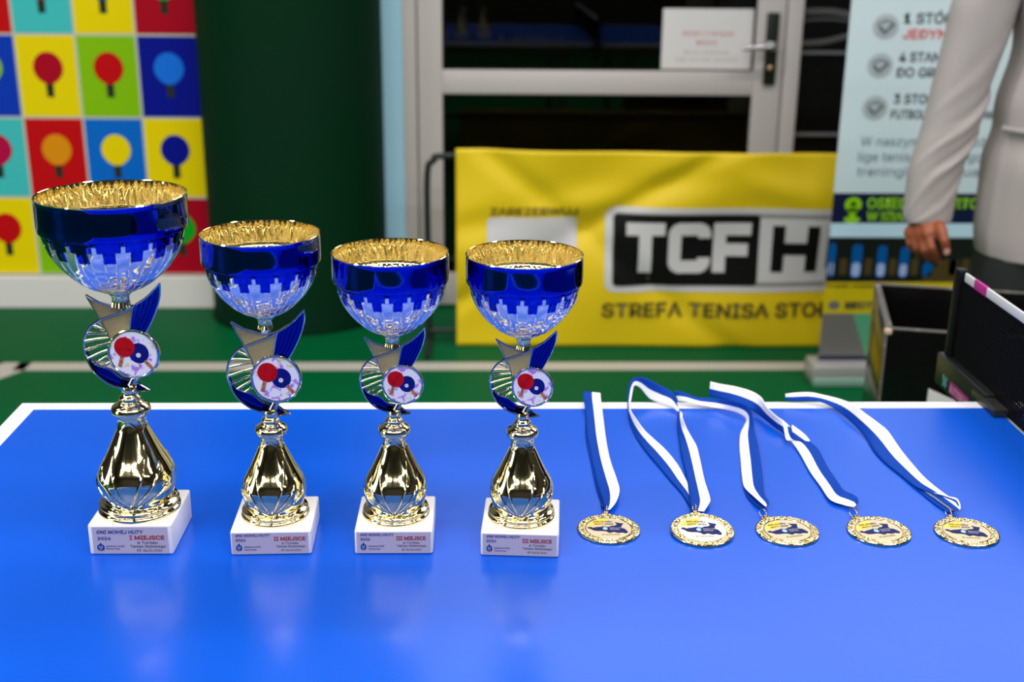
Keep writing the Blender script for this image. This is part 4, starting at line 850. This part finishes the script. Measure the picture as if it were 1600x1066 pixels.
medal(1.1809, -0.4058, math.radians(-8), math.radians(-6), 0.0, 'rightmost gold medal of the row, nearest the net, ribbon sweeping left',
      [c1((408, 178), (406, 146), 'y', -0.006, -0.004), c1((460, 182), (455, 140), 'y', -0.010, -0.005), c1((515, 180), (530, 138), 'y', -0.014, -0.008), c1((580, 186), (600, 152), 'y', -0.022, -0.014), c1((645, 215), (680, 172), 'y', -0.034, -0.022), c1((700, 255), (745, 198), 'z', 0.003, 0.020), c1((760, 310), (805, 242), 'z', 0.002, 0.020), c1((815, 375), (872, 292), 'z', 0.002, 0.016), c1((850, 430), (920, 332), 'z', 0.002, 0.010), c1((905, 490), (985, 425), 'z', 0.002, 0.006), c1((980, 550), (1050, 505), 'z', 0.002, 0.005), c1((1060, 612), (1110, 570), 'z', 0.003, 0.006), c1((1130, 640), (1180, 628), 'z', 0.006, 0.008), c1((1200, 690), (1225, 660), 'z', 0.007, 0.009), c1((1250, 725), (1275, 700), 'z', 0.007, 0.008), c1((1268, 732), (1284, 720), 'z', 0.007, 0.007)], blue_left=True,
      extra=[([c1((985, 556), (1040, 560), 'z', 0.001, 0.002), c1((1070, 630), (1110, 620), 'z', 0.001, 0.003), c1((1130, 680), (1180, 660), 'z', 0.0012, 0.004), c1((1200, 728), (1240, 705), 'z', 0.0015, 0.005), c1((1240, 742), (1272, 725), 'z', 0.002, 0.005)], True),
             ([c1((1150, 640), (1170, 650), 'z', 0.010, 0.008), c1((1225, 658), (1215, 668), 'z', 0.012, 0.009), c1((1268, 672), (1255, 685), 'z', 0.012, 0.009), c1((1284, 708), (1268, 705), 'z', 0.009, 0.008)], False)])

# ================================================================= PERSON
def capsule(bm, a, b, ra, rb, n=14):
    a, b = Vector(a), Vector(b); t = (b-a); L_ = t.length; t.normalize()
    u = t.cross(Vector((0, 0, 1)) if abs(t.z) < 0.9 else Vector((0, 1, 0))).normalized(); v = t.cross(u); rings = []
    st = [(-math.cos(q_)*ra, math.sin(q_)*ra) for q_ in (0.25, 0.6, 1.0, 1.35, PI/2)]+[(L_+math.sin(q_)*rb, math.cos(q_)*rb) for q_ in (0, 0.25, 0.6, 1.0, 1.32)]
    for h, r in st: rings.append([bm.verts.new(a+t*h+u*math.cos(2*PI*k/n)*r+v*math.sin(2*PI*k/n)*r) for k in range(n)])
    for i in range(len(rings)-1):
        for k in range(n): bm.faces.new((rings[i][k], rings[i][(k+1) % n], rings[i+1][(k+1) % n], rings[i+1][k]))
    bm.faces.new(rings[0][::-1]); bm.faces.new(rings[-1])
def chain(bm, pts, rs):
    for p, q_, a, b in zip(pts, pts[1:], rs, rs[1:]): capsule(bm, p, q_, a, b)
def loft(bm, secs, n=48, mi=0, wr=None, cap=False):
    """secs: (centre, half width vector, half depth vector)"""
    rings = []
    for i, (c_, hw, hd) in enumerate(secs):
        ring = []
        for k in range(n):
            a = 2*PI*k/n; ca, sa = math.cos(a), math.sin(a); e = 0.85
            o_ = hw*(abs(ca)**e*(1 if ca >= 0 else -1))+hd*(abs(sa)**e*(1 if sa >= 0 else -1)); p = c_+o_
            if wr: p = p+o_.normalized()*wr(i/(len(secs)-1), a)
            ring.append(bm.verts.new(p))
        rings.append(ring)
    for i in range(len(rings)-1):
        for k in range(n):
            f = bm.faces.new((rings[i][k], rings[i][(k+1) % n], rings[i+1][(k+1) % n], rings[i+1][k])); f.material_index = mi
    if cap: bm.faces.new(rings[0][::-1]); bm.faces.new(rings[-1])
    return rings
def bake(o, mods):
    for t_, kw in mods:
        m_ = o.modifiers.new(t_, t_)
        for k_, v_ in kw.items(): setattr(m_, k_, v_)
    bpy.context.view_layer.update(); me = bpy.data.meshes.new_from_object(o.evaluated_get(bpy.context.evaluated_depsgraph_get()))
    o.modifiers.clear(); old = o.data; mats_ = list(old.materials); o.data = me; bpy.data.meshes.remove(old)
    me.materials.clear()
    for m_ in mats_: me.materials.append(m_)
    me.polygons.foreach_set('use_smooth', [True]*len(me.polygons)); me.polygons.foreach_set('material_index', [0]*len(me.polygons))
PY = 1.25
P1 = aty(1451, 333, PY); P0 = aty(1545, 0, PY); dA = (P0-P1).normalized(); SH = Vector((1.845, 1.26, 1.305)); EL = P1+dA*0.255+Vector((0.006, 0.012, 0))
XC = 2.04; org = Vector((XC, PY, 0))
SKIN = mat('tanned_skin', (0.33, 0.095, 0.042), 0.45, bump=(120, 0.15, 0.001), noise=(30, (0.25, 0.06, 0.028), 0.4, 0.7), spec=0.35)
bm = bmesh.new(); hz_ = SH.z
chain(bm, [(XC, PY, hz_+0.03), (XC, PY, hz_+0.13)], [0.062, 0.058])                       # neck
capsule(bm, (XC, PY-0.012, hz_+0.20), (XC, PY-0.008, hz_+0.262), 0.070, 0.082); capsule(bm, (XC, PY-0.045, hz_+0.165), (XC, PY-0.03, hz_+0.20), 0.042, 0.062)   # jaw and skull
capsule(bm, (XC, PY-0.105, hz_+0.185), (XC, PY-0.085, hz_+0.225), 0.014, 0.010)            # nose
for sx in (-1, 1): capsule(bm, (XC+sx*0.078, PY, hz_+0.185), (XC+sx*0.082, PY+0.004, hz_+0.222), 0.011, 0.015)
capsule(bm, (XC-0.025, PY-0.088, hz_+0.150), (XC+0.025, PY-0.088, hz_+0.150), 0.010, 0.010)
for sx in (-1, 1): chain(bm, [(XC, PY, hz_+0.01), (XC+sx*0.15, PY, hz_-0.01)], [0.065, 0.045])
for sx in (-1, 1):
    chain(bm, [(XC+sx*0.06, PY, hz_-0.08), (XC+sx*0.05, PY, hz_-0.30), (XC+sx*0.06, PY, 0.86)], [0.092, 0.080, 0.092])
    chain(bm, [(XC+sx*0.09, PY, 0.82), (XC+sx*0.095, PY-0.01, 0.45), (XC+sx*0.10, PY+0.01, 0.075)], [0.085, 0.058, 0.036])
    capsule(bm, (XC+sx*0.10, PY+0.02, 0.045), (XC+sx*0.115, PY-0.15, 0.03), 0.034, 0.024)
W0 = aty(1448, 338, PY)
chain(bm, [SH, EL, W0], [0.05, 0.043, 0.029])
EL2 = Vector((2*XC-EL.x, EL.y, EL.z)); SH2 = Vector((2*XC-SH.x, SH.y, SH.z)); W2 = Vector((2*XC-W0.x-0.02, W0.y-0.03, W0.z)); chain(bm, [SH2, EL2, W2], [0.05, 0.043, 0.029])
def hp_(x, y, Y): return aty(x, y, Y)
K = {'index': [(1449, 366, 1.195), (1456, 387, 1.175), (1463, 402, 1.185), (1467, 411, 1.195)], 'middle': [(1440, 369, 1.210), (1444, 391, 1.188), (1451, 404, 1.200), (1456, 409, 1.215)],
     'ring': [(1430, 368, 1.228), (1432, 388, 1.210), (1437, 399, 1.222), (1442, 402, 1.236)], 'little': [(1421, 364, 1.245), (1421, 380, 1.232), (1425, 390, 1.240), (1430, 393, 1.250)]}
def hand(mir):
    def g(x, y, Y):
        p = hp_(x, y, Y); return Vector((2*XC-p.x, p.y, p.z)) if mir else p
    wr_ = g(1448, 336, PY)
    for i, (nm, ps) in enumerate(K.items()):
        pts = [g(*q_) for q_ in ps]; r = (0.0105, 0.0108, 0.0102, 0.009)[i]
        chain(bm, [wr_.lerp(pts[0], 0.25), pts[0]], [0.019, 0.0145]); chain(bm, pts, [r*1.12, r, r*0.9, r*0.72])
    th = [g(*q_) for q_ in ((1459, 349, 1.230), (1470, 358, 1.185), (1476, 377, 1.162), (1479, 395, 1.164))]
    chain(bm, th, [0.018, 0.0145, 0.0115, 0.0098])
    chain(bm, [g(1446, 344, 1.235), g(1438, 362, 1.225)], [0.020, 0.019])
hand(False); hand(True)
for v in bm.verts: v.co -= org
per = mk('person', bm, SKIN); per.location = org
per['label'] = 'person in light grey jacket and dark trousers, arm hanging, beside the roll-up banner'; per['category'] = 'person'
bake(per, [('REMESH', dict(mode='VOXEL', voxel_size=0.0042)), ('SMOOTH', dict(factor=0.6, iterations=4))])
for ps, up_ in (((1477, 396, 1.141), 1),):
    bm = bmesh.new(); c_ = aty(1479.5, 394, 1.1545)-org; box(bm, c_, (0.013, 0.003, 0.014), 0.0014, rot=Matrix.Rotation(0.12, 3, 'X')); mk('thumb_nail', bm, mat('pale_nail', (0.62, 0.36, 0.30), 0.3), per)
JK = mat('light_grey_jacket_cloth', (0.47, 0.425, 0.41), 0.75, bump=(900, 0.25, 0.0006), spec=0.2)
X, Y_ = Vector((1, 0, 0)), Vector((0, 1, 0))
def sleeve(mir):
    bm = bmesh.new(); secs = []
    ctr = []
    for px_, py_, hw_ in ((1450, 345, 37.5), (1451, 334, 39.5), (1456, 300, 40.5), (1463, 264, 42), (1475, 230, 43.5), (1486.5, 198, 44.5), (1496, 162, 44.5), (1506, 124, 45), (1526, 60, 48), (1544, 0, 51)):
        p = aty(px_-1.5, py_, PY+0.01*(1-py_/340)); ctr.append((p, (hw_-1.5)/640.0))
    ctr += [(Vector((1.835, 1.26, 1.30)), 0.078), (Vector((1.862, 1.26, 1.342)), 0.066), (Vector((1.90, 1.26, 1.36)), 0.05)]
    cs = crom([c_ for c_, r in ctr], 7); rr = crom([(r, 0, 0) for c_, r in ctr], 7)
    for i, (c_, r) in enumerate(zip(cs, rr)):
        if mir: c_ = Vector((2*XC-c_.x, c_.y, c_.z))
        secs.append((c_-org, X*r.x, Y_*r.x*0.80))
    def wr(t, a):
        # soft diagonal folds, stronger between elbow and cuff
        s_ = 0
        for t0, a0, sl, am, wd in ((0.16, 5.2, 0.10, 0.006, 0.020), (0.24, 4.6, 0.12, 0.0075, 0.022), (0.33, 5.4, 0.09, 0.007, 0.020), (0.42, 4.9, 0.11, 0.008, 0.024), (0.50, 5.6, 0.08, 0.006, 0.02), (0.58, 4.7, 0.10, 0.004, 0.03)):
            da = (a-a0+PI) % (2*PI)-PI
            s_ += am*math.exp(-((t-t0-sl*da)/wd)**2)*math.exp(-(da/1.3)**2)
            s_ -= 0.6*am*math.exp(-((t-t0-0.03-sl*da)/wd)**2)*math.exp(-(da/1.2)**2)
        return s_*0.62-0.002
    loft(bm, secs, 72, wr=wr)
    o = mk('jacket_sleeve', bm, JK, per, smooth=80); m_ = o.modifiers.new('cloth', 'SOLIDIFY'); m_.thickness = 0.004
sleeve(False); sleeve(True)
# jacket body: left silhouette measured, right one mirrored
bm = bmesh.new(); secs = []
def xl(px_, py_): return aty(px_, py_, PY)
sil = [xl(1517, 384), xl(1519, 364), xl(1526, 300), xl(1535, 248), xl(1551, 205), xl(1557, 157), xl(1583, 78), xl(1604, 0)]
prof_ = [(0.662, 0.194)]+[(p.z, XC-p.x) for p in sil[1:-1]]+[(1.25, 0.170), (1.31, 0.185), (hz_+0.05, 0.150), (hz_+0.085, 0.080)]
for z, hw in prof_:
    hw -= 0.014 if z < 1.2 else 0
    d = 0.140 if z < 0.9 else (0.130 if z < 1.15 else (0.125 if z < 1.30 else 0.09))
    secs.append((Vector((0, 0, z)), X*hw, Y_*d))
cs = crom([Vector((s_[0].z, s_[1].x, s_[2].y)) for s_ in secs], 5)
secs = [(Vector((0, 0, c_.x)), X*c_.y, Y_*c_.z) for c_ in cs]
loft(bm, secs, 96, wr=lambda t, a: smooth01(t/0.3)*(0.004*math.sin(5*a+3*t)*math.sin(PI*min(1, t*1.5))+0.003*math.sin(9*a-8*t)))
jb = mk('jacket', bm, JK, per, smooth=80); m_ = jb.modifiers.new('cloth', 'SOLIDIFY'); m_.thickness = 0.004
zp = aty(1560, 207, PY-0.1).z
bm = bmesh.new()
for k in range(9):
    a = PI+0.38+0.075*k
P = []
for k in range(10):
    a = PI+0.30+0.09*k; hw = XC-xl(1551, 205).x; P.append(Vector((hw*math.cos(a)*1.015, 0.152*math.sin(a)*1.04, zp+0.0*k)))
tube(bm, P, 0.008, 8); mk('pocket_welt', bm, mat('jacket_pocket_trim', (0.36, 0.33, 0.32), 0.7), jb)
bm = bmesh.new(); secs = []
TR = mat('dark_grey_trouser_cloth', (0.028, 0.032, 0.031), 0.8, spec=0.15)
loft(bm, [(Vector((0, 0.0, 0.80)), X*0.165, Y_*0.120), (Vector((0, 0, 0.92)), X*0.150, Y_*0.110)], 48)
for sx in (-1, 1): loft(bm, [(Vector((sx*0.107, 0.005, 0.045)), X*0.082, Y_*0.10), (Vector((sx*0.106, 0.0, 0.30)), X*0.084, Y_*0.095), (Vector((sx*0.104, -0.005, 0.48)), X*0.090, Y_*0.10), (Vector((sx*0.088, 0, 0.70)), X*0.090, Y_*0.110), (Vector((sx*0.080, 0, 0.84)), X*0.085, Y_*0.112)], 40)
mk('trousers', bm, TR, per, smooth=70)
for sx in (-1, 1):
    bm = bmesh.new(); secs = [(Vector((sx*0.105, 0.06, 0.045)), X*0.036, Vector((0, 0, 0.044))), (Vector((sx*0.108, 0.02, 0.05)), X*0.042, Vector((0, 0, 0.05))), (Vector((sx*0.115, -0.09, 0.04)), X*0.050, Vector((0, 0, 0.038))), (Vector((sx*0.12, -0.18, 0.027)), X*0.036, Vector((0, 0, 0.024)))]
    loft(bm, secs, 28, cap=True); mk('shoe', bm, BLACK, per)
bm = bmesh.new(); capsule(bm, (0, 0.012, hz_+0.235), (0, 0.004, hz_+0.275), 0.088, 0.088, 24); mk('hair', bm, mat('dark_brown_hair', (0.02, 0.012, 0.008), 0.6), per)
